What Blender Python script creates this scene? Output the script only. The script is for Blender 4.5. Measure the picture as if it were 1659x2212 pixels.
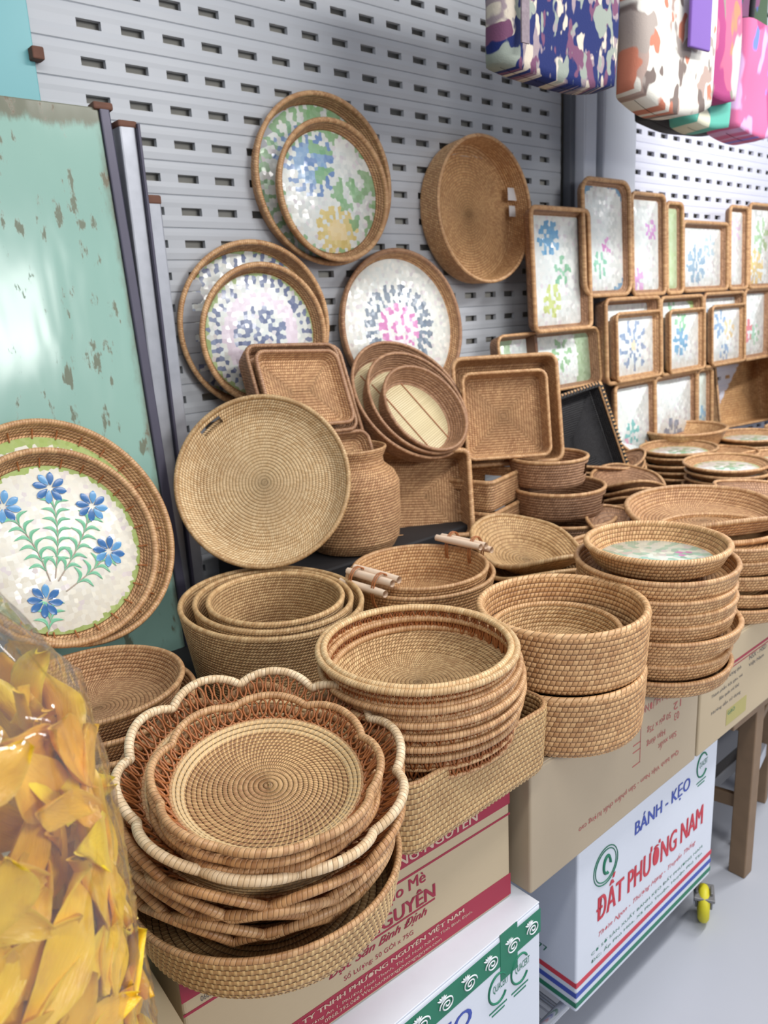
import bpy, math, random
import numpy as np
from mathutils import Vector, Matrix, noise

C = bpy.context.scene
for o in list(bpy.data.objects): bpy.data.objects.remove(o)
random.seed(7); rng = np.random.RandomState(7)
PI = math.pi

# ------------------------------------------------------------------ camera, world, lights, exposure
cam_d = bpy.data.cameras.new('camera'); cam = bpy.data.objects.new('camera', cam_d)
C.collection.objects.link(cam); C.camera = cam
cam_d.sensor_fit = 'VERTICAL'; cam_d.sensor_height = 24.0; cam_d.lens = 1678.5 / 2212 * 24.0
cam_d.clip_start = 0.02
CX = Vector((0.746, -0.664, -0.051)).normalized()
R3 = Matrix(((0.7458, 0.2058, -0.6336), (-0.6642, 0.1568, -0.7309), (-0.0511, 0.9659, 0.2536)))
cam.matrix_world = Matrix.Translation((0, 0, 1.5)) @ R3.to_4x4()
cam_d.dof.use_dof = True; cam_d.dof.focus_distance = 1.02; cam_d.dof.aperture_fstop = 5.0

w = bpy.data.worlds.new('hall_air'); C.world = w; w.use_nodes = True
w.node_tree.nodes['Background'].inputs[0].default_value = (0.86, 0.90, 1.0, 1)
w.node_tree.nodes['Background'].inputs[1].default_value = 0.52

def tube_light(name, loc, size, power, rot=(0, 0, 0), col=(1, .98, .95)):
    d = bpy.data.lights.new(name, 'AREA'); d.shape = 'RECTANGLE'; d.size = size[0]; d.size_y = size[1]
    d.energy = power; d.color = col
    o = bpy.data.objects.new(name, d); C.collection.objects.link(o); o.location = loc; o.rotation_euler = rot
    return o
tube_light('tube_light', (1.9, .15, 2.75), (1.3, .16), 29, (math.radians(28), 0, 0))
tube_light('tube_light', (3.5, .25, 2.65), (1.3, .16), 52, (math.radians(28), 0, 0))
tube_light('tube_light', (.2, .0, 2.75), (1.3, .16), 18, (math.radians(28), 0, 0))
tube_light('tube_light', (1.3, -2.4, 2.05), (1.3, .3), 34, (math.radians(70), 0, 0))
tube_light('tube_light', (1.5, -2.8, 2.5), (1.3, .3), 28, (math.radians(66), 0, 0))
C.view_settings.view_transform = 'Standard'; C.view_settings.look = 'None'
C.view_settings.gamma = 1; C.view_settings.exposure = -0.16
try: C.view_settings.use_curve_mapping = False
except Exception: pass

# ------------------------------------------------------------------ object helpers
def link(o, parent=None):
    C.collection.objects.link(o)
    if parent: o.parent = parent
    return o
def tag(o, label, cat, group=None, kind=None):
    if label: o['label'] = label
    if cat: o['category'] = cat
    if group: o['group'] = group
    if kind: o['kind'] = kind
    return o
def thing(name, label, cat, loc=(0, 0, 0), rot=(0, 0, 0), group=None):
    o = bpy.data.objects.new(name, None); o.empty_display_size = .05; C.collection.objects.link(o)
    o.location = loc; o.rotation_euler = [math.radians(a) for a in rot]
    return tag(o, label, cat, group)
def npmesh(name, V, F, mat=None, parent=None, UV=None, smooth=True):
    V = np.asarray(V, np.float32).reshape(-1, 3)
    me = bpy.data.meshes.new(name)
    if isinstance(F, np.ndarray):
        n, k = F.shape
        me.vertices.add(len(V)); me.vertices.foreach_set('co', V.ravel())
        me.loops.add(n * k); me.loops.foreach_set('vertex_index', F.astype(np.int32).ravel())
        me.polygons.add(n); me.polygons.foreach_set('loop_start', np.arange(0, n * k, k, dtype=np.int32))
        me.polygons.foreach_set('loop_total', np.full(n, k, np.int32))
        me.update(calc_edges=True)
    else:
        me.from_pydata([tuple(map(float, v)) for v in V], [], F); me.update()
    if UV is not None:
        l = me.uv_layers.new(name='uv'); l.data.foreach_set('uv', np.asarray(UV, np.float32).ravel())
    if smooth: me.polygons.foreach_set('use_smooth', np.ones(len(me.polygons), bool))
    me.validate()
    o = bpy.data.objects.new(name, me)
    if mat: me.materials.append(mat)
    return link(o, parent)
def grid(name, P, mat, parent=None, cu=True, cv=False, us=1., vs=1., drop=None, us_arr=None, vs_arr=None, flip=False):
    """P[nv, nu, 3] -> quads; cu closes the columns, cv the rows"""
    nv, nu = P.shape[:2]
    a = nu if cu else nu - 1; b = nv if cv else nv - 1
    J, I = np.meshgrid(np.arange(a), np.arange(b))
    J = J.ravel(); I = I.ravel(); J2 = (J + 1) % nu; I2 = (I + 1) % nv
    F = np.stack([I * nu + J, I * nu + J2, I2 * nu + J2, I2 * nu + J], 1)
    uu = np.linspace(0, us, a + 1) if us_arr is None else us_arr
    vv = np.linspace(0, vs, b + 1) if vs_arr is None else vs_arr
    UV = np.stack([np.stack([uu[J], vv[I]], 1), np.stack([uu[J + 1], vv[I]], 1),
                   np.stack([uu[J + 1], vv[I + 1]], 1), np.stack([uu[J], vv[I + 1]], 1)], 1)
    if drop is not None:
        c = P.reshape(-1, 3)[F].mean(1); keep = ~drop(c)
        F = F[keep]; UV = UV[keep]
    if flip: F = F[:, ::-1]; UV = UV[:, ::-1]
    return npmesh(name, P, F, mat, parent, UV.reshape(-1, 2))
def boxm(name, lo, hi, mat, parent=None, bev=0.0, rotz=0, seg=2):
    import bmesh
    bm = bmesh.new(); bmesh.ops.create_cube(bm, size=1)
    c = [(lo[i] + hi[i]) / 2 for i in range(3)]; s = [hi[i] - lo[i] for i in range(3)]
    for v in bm.verts: v.co = Vector([v.co[i] * s[i] for i in range(3)])
    if bev: bmesh.ops.bevel(bm, geom=bm.edges[:], offset=bev, segments=seg, affect='EDGES', profile=.5)
    for v in bm.verts: v.co += Vector(c)
    me = bpy.data.meshes.new(name); bm.to_mesh(me); bm.free()
    if mat: me.materials.append(mat)
    o = bpy.data.objects.new(name, me); return link(o, parent)
def tube(name, pts, rad, mat, parent=None, sides=8, closed=True, wrap=.006, twist=0.):
    P = np.asarray(pts, float); n = len(P)
    if closed: T = np.roll(P, -1, 0) - np.roll(P, 1, 0)
    else: T = np.gradient(P, axis=0)
    T /= np.linalg.norm(T, axis=1)[:, None] + 1e-12
    N = np.zeros_like(P); up = np.array([0, 0, 1.]) if abs(T[0][2]) < .9 else np.array([1., 0, 0])
    v = up - T[0] * up.dot(T[0]); N[0] = v / np.linalg.norm(v)
    for i in range(1, n):
        v = N[i - 1] - T[i] * N[i - 1].dot(T[i]); N[i] = v / (np.linalg.norm(v) + 1e-12)
    B = np.cross(T, N)
    a = np.arange(sides) * 2 * PI / sides
    r = np.broadcast_to(np.asarray(rad, float), (n,))
    Q = P[:, None, :] + r[:, None, None] * (np.cos(a)[None, :, None] * N[:, None, :] + np.sin(a)[None, :, None] * B[:, None, :])
    seg = np.linalg.norm(np.diff(P, axis=0, append=P[:1]), axis=1); L = np.concatenate([[0], np.cumsum(seg)])
    tot = L[-1] if closed else L[-2]
    # rows = along the path (v), columns = around (u)
    vv = (L / wrap) if closed else (L[:-1] / wrap)
    if closed: vv = vv * (round(tot / wrap) / (tot / wrap))
    o = grid(name, Q, mat, parent, cu=True, cv=closed, us=1, vs_arr=vv)
    return o

# ------------------------------------------------------------------ materials
def s2l(c):
    return tuple(((x / 255) / 12.92 if x / 255 <= .04045 else ((x / 255 + .055) / 1.055) ** 2.4) for x in c) + (1,)
class NB:
    def __init__(s, name):
        s.m = bpy.data.materials.new(name); s.m.use_nodes = True; s.t = s.m.node_tree; s.n = s.t.nodes; s.l = s.t.links
        s.b = s.n['Principled BSDF']; s.out = s.n['Material Output']
    def new(s, t, **k):
        n = s.n.new(t)
        for a, v in k.items(): setattr(n, a, v)
        return n
    def put(s, sock, v):
        if v is None: return
        if hasattr(v, 'is_output'): s.l.new(v, sock)
        else: sock.default_value = v
    def math(s, op, a, b=None, c=None, clamp=False):
        n = s.new('ShaderNodeMath', operation=op, use_clamp=clamp)
        s.put(n.inputs[0], a); s.put(n.inputs[1], b); s.put(n.inputs[2], c); return n.outputs[0]
    def mix(s, f, a, b, blend='MIX'):
        n = s.new('ShaderNodeMix', data_type='RGBA', blend_type=blend)
        s.put(n.inputs[0], f); s.put(n.inputs[6], a); s.put(n.inputs[7], b); return n.outputs[2]
    def sep(s, v):
        n = s.new('ShaderNodeSeparateXYZ'); s.l.new(v, n.inputs[0]); return n.outputs
    def comb(s, x, y, z):
        n = s.new('ShaderNodeCombineXYZ'); s.put(n.inputs[0], x); s.put(n.inputs[1], y); s.put(n.inputs[2], z); return n.outputs[0]
    def noise(s, vec, scale, detail=2, rough=.5):
        n = s.new('ShaderNodeTexNoise'); n.inputs['Scale'].default_value = scale; n.inputs['Detail'].default_value = detail
        n.inputs['Roughness'].default_value = rough
        if vec is not None: s.l.new(vec, n.inputs['Vector'])
        return n.outputs
    def ramp(s, f, stops):
        n = s.new('ShaderNodeValToRGB'); s.l.new(f, n.inputs[0]); e = n.color_ramp.elements
        while len(e) < len(stops): e.new(.5)
        for k, (p, c) in enumerate(stops): e[k].position = p; e[k].color = c
        return n.outputs[0]
    def bump(s, h, dist, strength=1., normal=None):
        n = s.new('ShaderNodeBump'); s.l.new(h, n.inputs['Height']); n.inputs['Distance'].default_value = dist
        n.inputs['Strength'].default_value = strength
        if normal: s.l.new(normal, n.inputs['Normal'])
        return n.outputs[0]
    def smooth(s, x, lo, hi):
        n = s.new('ShaderNodeMapRange', interpolation_type='SMOOTHSTEP'); s.put(n.inputs[0], x)
        n.inputs[1].default_value = lo; n.inputs[2].default_value = hi; return n.outputs[0]
    def fin(s, col=None, rough=.5, nrm=None, spec=.5, metal=0., **k):
        s.put(s.b.inputs['Base Color'], col); s.put(s.b.inputs['Roughness'], rough); s.put(s.b.inputs['Metallic'], metal)
        s.put(s.b.inputs['Specular IOR Level'], spec)
        if nrm is not None: s.l.new(nrm, s.b.inputs['Normal'])
        return s.m

def plain(name, rgb, rough=.5, metal=0., spec=.5, var=.06, scale=20, bump=0.):
    B = NB(name); tc = B.new('ShaderNodeTexCoord').outputs['Object']
    nz = B.noise(tc, scale, 4)[0]; c = s2l(rgb)
    d = tuple(x * (1 - var) for x in c[:3]) + (1,); l = tuple(min(1, x * (1 + var)) for x in c[:3]) + (1,)
    return B.fin(B.mix(nz, d, l), rough, B.bump(nz, bump) if bump else None, spec, metal)

def weave_mat(name, light, dark, gap, shear=0., thin=False, bump=.0016, rough=.5, rad=False):
    """UV in stitches x coils: each coil (v) is wrapped by strands (u), every other coil offset half a stitch"""
    B = NB(name); uv = B.new('ShaderNodeTexCoord').outputs['UV']; x, y, _ = B.sep(uv)
    row = B.math('FLOOR', y); fv = B.math('FRACT', y)
    off = B.math('MULTIPLY', B.math('MODULO', row, 2.), 0. if rad else .5)
    u2 = B.math('ADD', B.math('ADD', x, off), B.math('MULTIPLY', fv, shear))
    cell = B.math('FLOOR', u2); fu = B.math('FRACT', u2)
    a = B.math('MULTIPLY_ADD', fu, 2., -1.); a2 = B.math('MULTIPLY', a, a)
    b = B.math('MULTIPLY_ADD', fv, 2., -1.); b2 = B.math('MULTIPLY', b, b)
    hu = B.math('SUBTRACT', 1., B.math('MULTIPLY', a2, a2)); hv = B.math('SUBTRACT', 1., B.math('MULTIPLY', b2, b2))
    oi = B.new('ShaderNodeObjectInfo').outputs['Random']
    wn = B.new('ShaderNodeTexWhiteNoise', noise_dimensions='3D'); B.l.new(B.comb(cell, row, oi), wn.inputs['Vector'])
    rnd = wn.outputs[0]
    if thin:   # narrow bright strand over a wider core
        st = B.math('SUBTRACT', 1., B.smooth(B.math('ABSOLUTE', a), .25, .5))
        core = B.math('MULTIPLY', hv, .7); h = B.math('MAXIMUM', core, B.math('MULTIPLY', st, B.math('SQRT', hv)))
        c = B.mix(B.math('MULTIPLY_ADD', st, .75, B.math('MULTIPLY', rnd, .35)), s2l(dark), s2l(light))
    else:
        h = B.math('MULTIPLY', hu, hv); c = B.mix(rnd, s2l(dark), s2l(light))
    c = B.mix(B.smooth(h, .02, .55), s2l(gap), c)  # gap colour: darker weave pattern, with crease shade put into the colour
    tc = B.new('ShaderNodeTexCoord').outputs['Object']
    nz = B.noise(tc, 9, 3)[0]
    c = B.mix(B.math('MULTIPLY', B.smooth(nz, .35, .7), .35), c, B.mix(.5, c, s2l((120, 78, 42)), 'MULTIPLY'))
    hsv = B.new('ShaderNodeHueSaturation'); B.l.new(c, hsv.inputs['Color'])
    B.l.new(B.math('MULTIPLY_ADD', oi, .2, 1.0), hsv.inputs['Value']); hsv.inputs['Saturation'].default_value = .93
    fib = B.noise(tc, 420, 2)[0]
    h2 = B.math('ADD', h, B.math('MULTIPLY', fib, .15))
    return B.fin(hsv.outputs[0], rough, B.bump(h2, bump), .45)

def rope_mat(name, light, dark, seam, twist=0., bump=.0007, rough=.42, every=1.):
    B = NB(name); uv = B.new('ShaderNodeTexCoord').outputs['UV']; x, y, _ = B.sep(uv)
    v = B.math('ADD', B.math('MULTIPLY', y, every), B.math('MULTIPLY', x, twist))
    f = B.math('FRACT', v); a = B.math('MULTIPLY_ADD', f, 2., -1.)
    a2 = B.math('MULTIPLY', a, a); a4 = B.math('MULTIPLY', a2, a2); h = B.math('SUBTRACT', 1., B.math('MULTIPLY', a4, a2))
    oi = B.new('ShaderNodeObjectInfo').outputs['Random']
    wn = B.new('ShaderNodeTexWhiteNoise', noise_dimensions='2D'); B.l.new(B.comb(B.math('FLOOR', v), oi, 0.), wn.inputs['Vector'])
    c = B.mix(wn.outputs[0], s2l(dark), s2l(light)); c = B.mix(B.smooth(h, .0, .45), s2l(seam), c)
    tc = B.new('ShaderNodeTexCoord').outputs['Object']; nz = B.noise(tc, 14, 3)[0]
    c = B.mix(B.math('MULTIPLY', B.smooth(nz, .4, .75), .3), c, s2l(dark))
    hsv = B.new('ShaderNodeHueSaturation'); B.l.new(c, hsv.inputs['Color'])
    B.l.new(B.math('MULTIPLY_ADD', oi, .22, .92), hsv.inputs['Value']); hsv.inputs['Saturation'].default_value = .93
    return B.fin(hsv.outputs[0], rough, B.bump(h, bump), .5)

def pearl_mat(name, bands, base=(226, 228, 222), tile=.011, edge=(150, 170, 90), radial=True, tint=(200, 214, 214)):
    """mother-of-pearl mosaic: voronoi chips each with its own tilt; bands = inlaid colour rings/petals
    (cx, cy, r0, r1, petals, duty, rgb, twist) in local metres"""
    B = NB(name); tc = B.new('ShaderNodeTexCoord').outputs['Object']; x, y, z = B.sep(tc)
    vo = B.new('ShaderNodeTexVoronoi', voronoi_dimensions='2D'); vo.inputs['Scale'].default_value = 1 / tile
    vo.inputs['Randomness'].default_value = .65; B.l.new(tc, vo.inputs['Vector'])
    pos = vo.outputs['Position']; px, py, _ = B.sep(pos)
    cr, cg, cb = B.sep(vo.outputs['Color'])
    col = B.mix(B.math('MULTIPLY', cr, .55), s2l(base), s2l(tint))
    col = B.mix(B.math('MULTIPLY', B.smooth(cg, .8, 1.), .5), col, s2l((205, 190, 205)))
    for (bx, by, r0, r1, N, duty, rgb, tw) in bands:
        dx = B.math('SUBTRACT', px, bx); dy = B.math('SUBTRACT', py, by)
        r = B.math('SQRT', B.math('ADD', B.math('MULTIPLY', dx, dx), B.math('MULTIPLY', dy, dy)))
        m = B.math('MULTIPLY', B.math('GREATER_THAN', r, r0), B.math('LESS_THAN', r, r1))
        if N:
            an = B.math('ARCTAN2', dy, dx)
            q = B.math('FRACT', B.math('ADD', B.math('MULTIPLY_ADD', an, N / (2 * PI), 40.), B.math('MULTIPLY', r, tw)))
            m = B.math('MULTIPLY', m, B.math('LESS_THAN', q, duty))
        c2 = B.mix(cb, s2l(rgb), s2l([min(255, v * .8 + 46) for v in rgb]))
        col = B.mix(B.math('MULTIPLY', m, .9), col, c2)
    nrm = B.new('ShaderNodeNewGeometry').outputs['Normal']
    jit = B.new('ShaderNodeVectorMath', operation='MULTIPLY_ADD'); B.l.new(vo.outputs['Color'], jit.inputs[0])
    jit.inputs[1].default_value = (.22, .22, .22); jit.inputs[2].default_value = (-.11, -.11, -.11)
    ad = B.new('ShaderNodeVectorMath', operation='ADD'); B.l.new(nrm, ad.inputs[0]); B.l.new(jit.outputs[0], ad.inputs[1])
    nn = B.new('ShaderNodeVectorMath', operation='NORMALIZE'); B.l.new(ad.outputs[0], nn.inputs[0])
    B.b.inputs['Coat Weight'].default_value = .6; B.b.inputs['Coat Roughness'].default_value = .12
    B.l.new(nn.outputs[0], B.b.inputs['Coat Normal'])
    return B.fin(col, .3, nn.outputs[0], .6)

STRAW = ((214, 178, 124), (176, 134, 84), (96, 62, 34))
M = {}
M['straw'] = weave_mat('straw_weave', (214, 176, 120), (180, 138, 86), (104, 68, 38), shear=.9)
M['pale'] = weave_mat('pale_weave', (234, 204, 154), (210, 172, 118), (146, 104, 64), shear=.7)
M['tan'] = weave_mat('tan_weave', (206, 160, 108), (172, 124, 78), (100, 60, 34), shear=.8)
M['honey'] = weave_mat('honey_weave', (218, 172, 114), (186, 136, 82), (116, 72, 38), shear=.35)
M['brown'] = weave_mat('brown_weave', (182, 138, 100), (148, 106, 72), (84, 52, 32), shear=.8)
M['core'] = weave_mat('strand_over_core_weave', (204, 164, 106), (140, 96, 54), (48, 28, 15), shear=.35, thin=True)
M['core_pale'] = weave_mat('pale_strand_over_core_weave', (220, 182, 122), (196, 168, 122), (70, 44, 24), shear=.3, thin=True)
M['corelight'] = weave_mat('chequer_cane_weave', (220, 184, 124), (178, 134, 80), (84, 52, 26), shear=.1, thin=True)
M['black'] = weave_mat('black_weave', (40, 40, 44), (22, 22, 26), (6, 6, 8), shear=.5)
M['rope_tan'] = rope_mat('tan_cane_binding', (206, 162, 110), (172, 124, 76), (92, 56, 30), twist=1)
M['rope_pale'] = rope_mat('pale_cane_binding', (224, 200, 164), (198, 166, 122), (112, 82, 54), twist=1)
M['rope_orange'] = rope_mat('orange_cane_binding', (196, 148, 94), (164, 114, 66), (84, 50, 26), twist=1)
M['rope_cream'] = rope_mat('cream_cane_binding', (222, 188, 136), (194, 152, 98), (104, 70, 40), twist=1)
M['rope_brown'] = rope_mat('brown_cane_binding', (176, 132, 92), (144, 100, 66), (80, 48, 28), twist=1)
M['rope_plait'] = rope_mat('plaited_rim_binding', (226, 182, 128), (194, 146, 92), (112, 72, 40), twist=2, bump=.0014)
M['lace'] = plain('red_brown_cane', (160, 98, 54), .4, var=.25, scale=60)
M['cane'] = plain('light_cane_strip', (206, 160, 104), .45, var=.2, scale=60)
M['stick'] = plain('peeled_wood_stick', (232, 208, 184), .45, var=.08, scale=30)

# ------------------------------------------------------------------ basket geometry
class Shape:
    """outline of a basket at a given inset; a,b half sizes; rc = corner radius (None: ellipse)"""
    def __init__(s, a, b=None, rc=None, nu=96):
        s.a = a; s.b = b or a; s.rc = rc; s.m = min(s.a, s.b)
        if rc is None:
            s.t = np.arange(nu) * 2 * PI / nu; s.nu = nu
            s.per = PI * (3 * (s.a + s.b) - math.sqrt((3 * s.a + s.b) * (s.a + 3 * s.b)))
        else:
            s.per = 4 * (s.a + s.b - 2 * rc) + 2 * PI * rc
            nc = max(3, int(nu * (PI * rc / 2) / s.per)) ; A = []
            ns = [max(2, int(nu * 2 * (s.b - rc) / s.per)), max(2, int(nu * 2 * (s.a - rc) / s.per))]
            # walk: right side up, corner, top, corner...
            for q in range(4):
                n = ns[q % 2]
                for k in range(n): A.append((q, 0, (k + .0) / n))
                for k in range(nc): A.append((q, 1, k / nc))
            s.A = A; s.nu = len(A)
    def __call__(s, I):
        I = np.asarray(I, float)
        if I.ndim == 1: I = np.repeat(I[:, None], s.nu, 1)
        if s.rc is None:
            f = 1 - I / s.m
            return np.stack([s.a * f * np.cos(s.t), s.b * f * np.sin(s.t)], -1)
        X = np.zeros(I.shape + (2,))
        for j, (q, arc, k) in enumerate(s.A):
            i = np.minimum(I[:, j], s.m); a = s.a - i; b = s.b - i
            r = np.minimum(np.maximum(s.rc - i * .6, .12 * s.rc), np.minimum(a, b))
            cx, cy = a - r, b - r
            sg = [((1, -1), (1, 1)), ((1, 1), (-1, 1)), ((-1, 1), (-1, -1)), ((-1, -1), (1, -1))][q]
            if not arc:
                e0 = [np.stack([a, -cy], -1), np.stack([cx, b], -1), np.stack([-a, cy], -1), np.stack([-cx, -b], -1)][q]
                e1 = [np.stack([a, cy], -1), np.stack([-cx, b], -1), np.stack([-a, -cy], -1), np.stack([cx, -b], -1)][q]
                X[:, j] = e0 * (1 - k) + e1 * k
            else:
                an = q * PI / 2 + k * PI / 2
                X[:, j, 0] = sg[1][0] * cx + r * np.cos(an); X[:, j, 1] = sg[1][1] * cy + r * np.sin(an)
        return X
def resample(poly, step):
    P = np.array(poly, float); d = np.linalg.norm(np.diff(P, axis=0), axis=1); L = np.concatenate([[0], np.cumsum(d)])
    n = max(2, int(round(L[-1] / step))) + 1; s = np.linspace(0, L[-1], n)
    Q = np.stack([np.interp(s, L, P[:, 0]), np.interp(s, L, P[:, 1])], 1)
    T = np.gradient(Q, axis=0); T /= np.linalg.norm(T, axis=1)[:, None] + 1e-12
    return Q, np.stack([T[:, 1], -T[:, 0]], 1), s
def tray_profile(m, h, flare, wall, ft=.006, cr=.012):
    """closed shell, (inset, z): inner floor centre -> inner wall -> top -> outer wall -> under"""
    f = flare
    return [(m, ft), (f + wall + cr, ft), (f * .9 + wall + cr * .3, ft + cr * .3), (f * .75 + wall, ft + cr),
            (wall, h - .001), (wall * .5, h), (0, h - .001), (f * .85, cr), (f * .95 + cr * .35, cr * .2), (f + cr, 0), (m, 0)]
def woven(name, sh, prof, mat, parent, pitch=.008, stitch=.008, hi=0, amp=.0012, zf=None, drop=None, par=.5):
    """hi=0: fine bump only; hi=1: real coil ridges; hi=2: ridges and every stitch modelled"""
    step = pitch / (4 if hi else .6)
    Q, N, s = resample(prof, step); nst = max(8, int(round(sh.per / stitch / 2)) * 2)
    I = np.repeat(Q[:, :1], sh.nu, 1); Z = np.repeat(Q[:, 1:], sh.nu, 1)
    v = s / pitch; u = np.arange(sh.nu) / sh.nu * nst
    if hi:
        fv = v % 1; ridge = np.sqrt(np.clip(1 - (2 * fv - 1) ** 2, 0, 1))[:, None]
        D = amp * ridge * np.ones((1, sh.nu))
        if hi > 1:
            fu = (u[None, :] + par * (np.floor(v)[:, None] % 2)) % 1
            st = 1 - np.clip(np.abs(2 * fu - 1) / .6, 0, 1) ** 2
            D = D * (.45 + .75 * st)
        I = I + D * N[:, :1]; Z = Z + D * N[:, 1:]
        I = np.clip(I, -.02, sh.m)
    X = sh(I); P = np.concatenate([X, Z[..., None]], -1)
    if zf: P = zf(P)
    return grid(name, P, mat, parent, us=nst, vs_arr=v, drop=drop, flip=True)
def rim_rope(name, sh, inset, z, rad, mat, parent, wrap=.006, sides=8, zf=None):
    X = sh(np.full((1, sh.nu), inset))[0]; P = np.concatenate([X, np.full((sh.nu, 1), z)], 1)
    if zf: P = zf(P[None])[0]
    return tube(name, P, rad, mat, parent, sides=sides, wrap=wrap)

def dup(root, loc, rot=None, label=None, group=None, scale=None):
    r = root.copy(); C.collection.objects.link(r); r.location = loc
    if rot is not None: r.rotation_euler = [math.radians(a) for a in rot]
    if scale: r.scale = (scale,) * 3
    if label: r['label'] = label
    if group: r['group'] = group
    for ch in list(root.children):
        c = ch.copy(); C.collection.objects.link(c); c.parent = r
        for g in ch.children:
            d = g.copy(); C.collection.objects.link(d); d.parent = c
    return r
def from_rim(x, y, z, tilt, yaw, h, roll=0):
    """location of a basket's base from its rim centre"""
    a, b = math.radians(tilt), math.radians(yaw)
    n = Matrix.Rotation(b, 3, 'Z') @ Matrix.Rotation(a, 3, 'X') @ Vector((0, 0, 1))
    return (x - n.x * h, y - n.y * h, z - n.z * h)
def set_rot(o, tilt, yaw, roll=0):
    m = Matrix.Rotation(math.radians(yaw), 4, 'Z') @ Matrix.Rotation(math.radians(tilt), 4, 'X') @ Matrix.Rotation(math.radians(roll), 4, 'Z')
    o.rotation_euler = m.to_euler()
def basket(name, label, cat, sh, h, rimpos, tilt=0, yaw=0, roll=0, flare=.015, wall=.006, mat='tan', rope='rope_tan', rr=.005,
           pitch=.008, stitch=.008, hi=0, group=None, amp=.0012, zf=None, drop=None, par=.5, wrap=.006, ft=.006, cr=.012, at_base=False, extra=None):
    t = thing(name, label, cat, rimpos if at_base else from_rim(*rimpos, tilt, yaw, h), group=group)
    set_rot(t, tilt, yaw, roll)
    woven('woven_body', sh, tray_profile(sh.m, h, flare, wall, ft, cr), M[mat], t, pitch, stitch, hi, amp, zf, drop, par)
    rim_rope('rim', sh, wall * .5, h, rr, M[rope], t, wrap, zf=zf)
    if extra: extra(t)
    return t
def panel_disc(t, sh, inset, z, mat, name='inlay_panel', th=.003):
    """thin inlay board lying on the tray's floor"""
    prof = [(sh.m, z + th), (inset + .001, z + th), (inset, z + th * .6), (inset, z)]
    Q = np.array(prof); X = sh(np.repeat(Q[:, :1], sh.nu, 1)); P = np.concatenate([X, np.repeat(Q[:, 1:, None], sh.nu, 1)], -1)
    return grid(name, P, mat, t, flip=True)

# ------------------------------------------------------------------ text print
FONT = None
def lettering(body, parent, x0, x1, z0, z1, y, mat, name='lettering', shear=0., flip=False, side=None, bold=0.):
    """print lettering fitted in the box x0..x1, z0..z1 on a face towards -Y (side='L': face towards -X, x = depth)"""
    cu = bpy.data.curves.new('lettering', 'FONT'); cu.body = body; cu.size = 1; cu.shear = shear; cu.offset = 0
    cu.resolution_u = 3; cu.extrude = 0
    o = bpy.data.objects.new('t', cu); C.collection.objects.link(o)
    dg = bpy.context.evaluated_depsgraph_get(); me = bpy.data.meshes.new_from_object(o.evaluated_get(dg)); me.name = name
    bpy.data.objects.remove(o); bpy.data.curves.remove(cu)
    n = len(me.vertices); V = np.zeros(n * 3, np.float32); me.vertices.foreach_get('co', V); V = V.reshape(-1, 3)
    lo, hi = V.min(0), V.max(0)
    U = (V - lo) / np.maximum(hi - lo, 1e-6)
    if flip: U = 1 - U
    W = np.zeros_like(V); W[:, 2] = z0 + U[:, 1] * (z1 - z0)
    if side == 'L': W[:, 0] = y; W[:, 1] = x1 + U[:, 0] * (x0 - x1)
    else: W[:, 0] = x0 + U[:, 0] * (x1 - x0); W[:, 1] = y
    me.vertices.foreach_set('co', W.ravel()); me.update()
    me.materials.clear(); me.materials.append(mat)
    o = link(bpy.data.objects.new(name, me), parent)
    for k in range(1, 1 + int(bold)):
        c = o.copy(); C.collection.objects.link(c); c.location = (.0011 * k, -.00015 * k, .0)
    return o
def stripe(parent, x0, x1, z0, z1, y, mat, name='printed_band'):
    return boxm(name, (x0, y, z0), (x1, y + .0004, z1), mat, parent)

# ------------------------------------------------------------------ the setting
def struct(o): o['kind'] = 'structure'; return o
M['floor'] = plain('polished_cement', (176, 180, 190), .3, var=.05, scale=3)
M['shutter'] = plain('grey_painted_steel', (178, 182, 188), .45, .0, .5, .03, 6)
M['behind'] = plain('dim_plaster', (176, 174, 166), .8, var=.06)
M['post'] = plain('galvanised_steel', (208, 213, 224), .4, .1, .5, .06, 8)
struct(boxm('floor', (-3, -4, -.1), (7, 2.6, 0), M['floor']))
struct(boxm('wall_back', (-1.6, 1.875, 0), (6.2, 1.99, 3.6), M['behind']))
M['floor_line'] = plain('tile_joint', (120, 122, 128), .6)
for k, (lo, hi) in enumerate([((-3, .34, 0), (7, .343, .0006)), ((1.18, -4, 0), (1.183, .62, .0006)), ((3.0, -4, 0), (3.003, .62, .0006))]):
    struct(boxm('trim_%d' % (k + 1), lo, hi, M['floor_line']))

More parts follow.
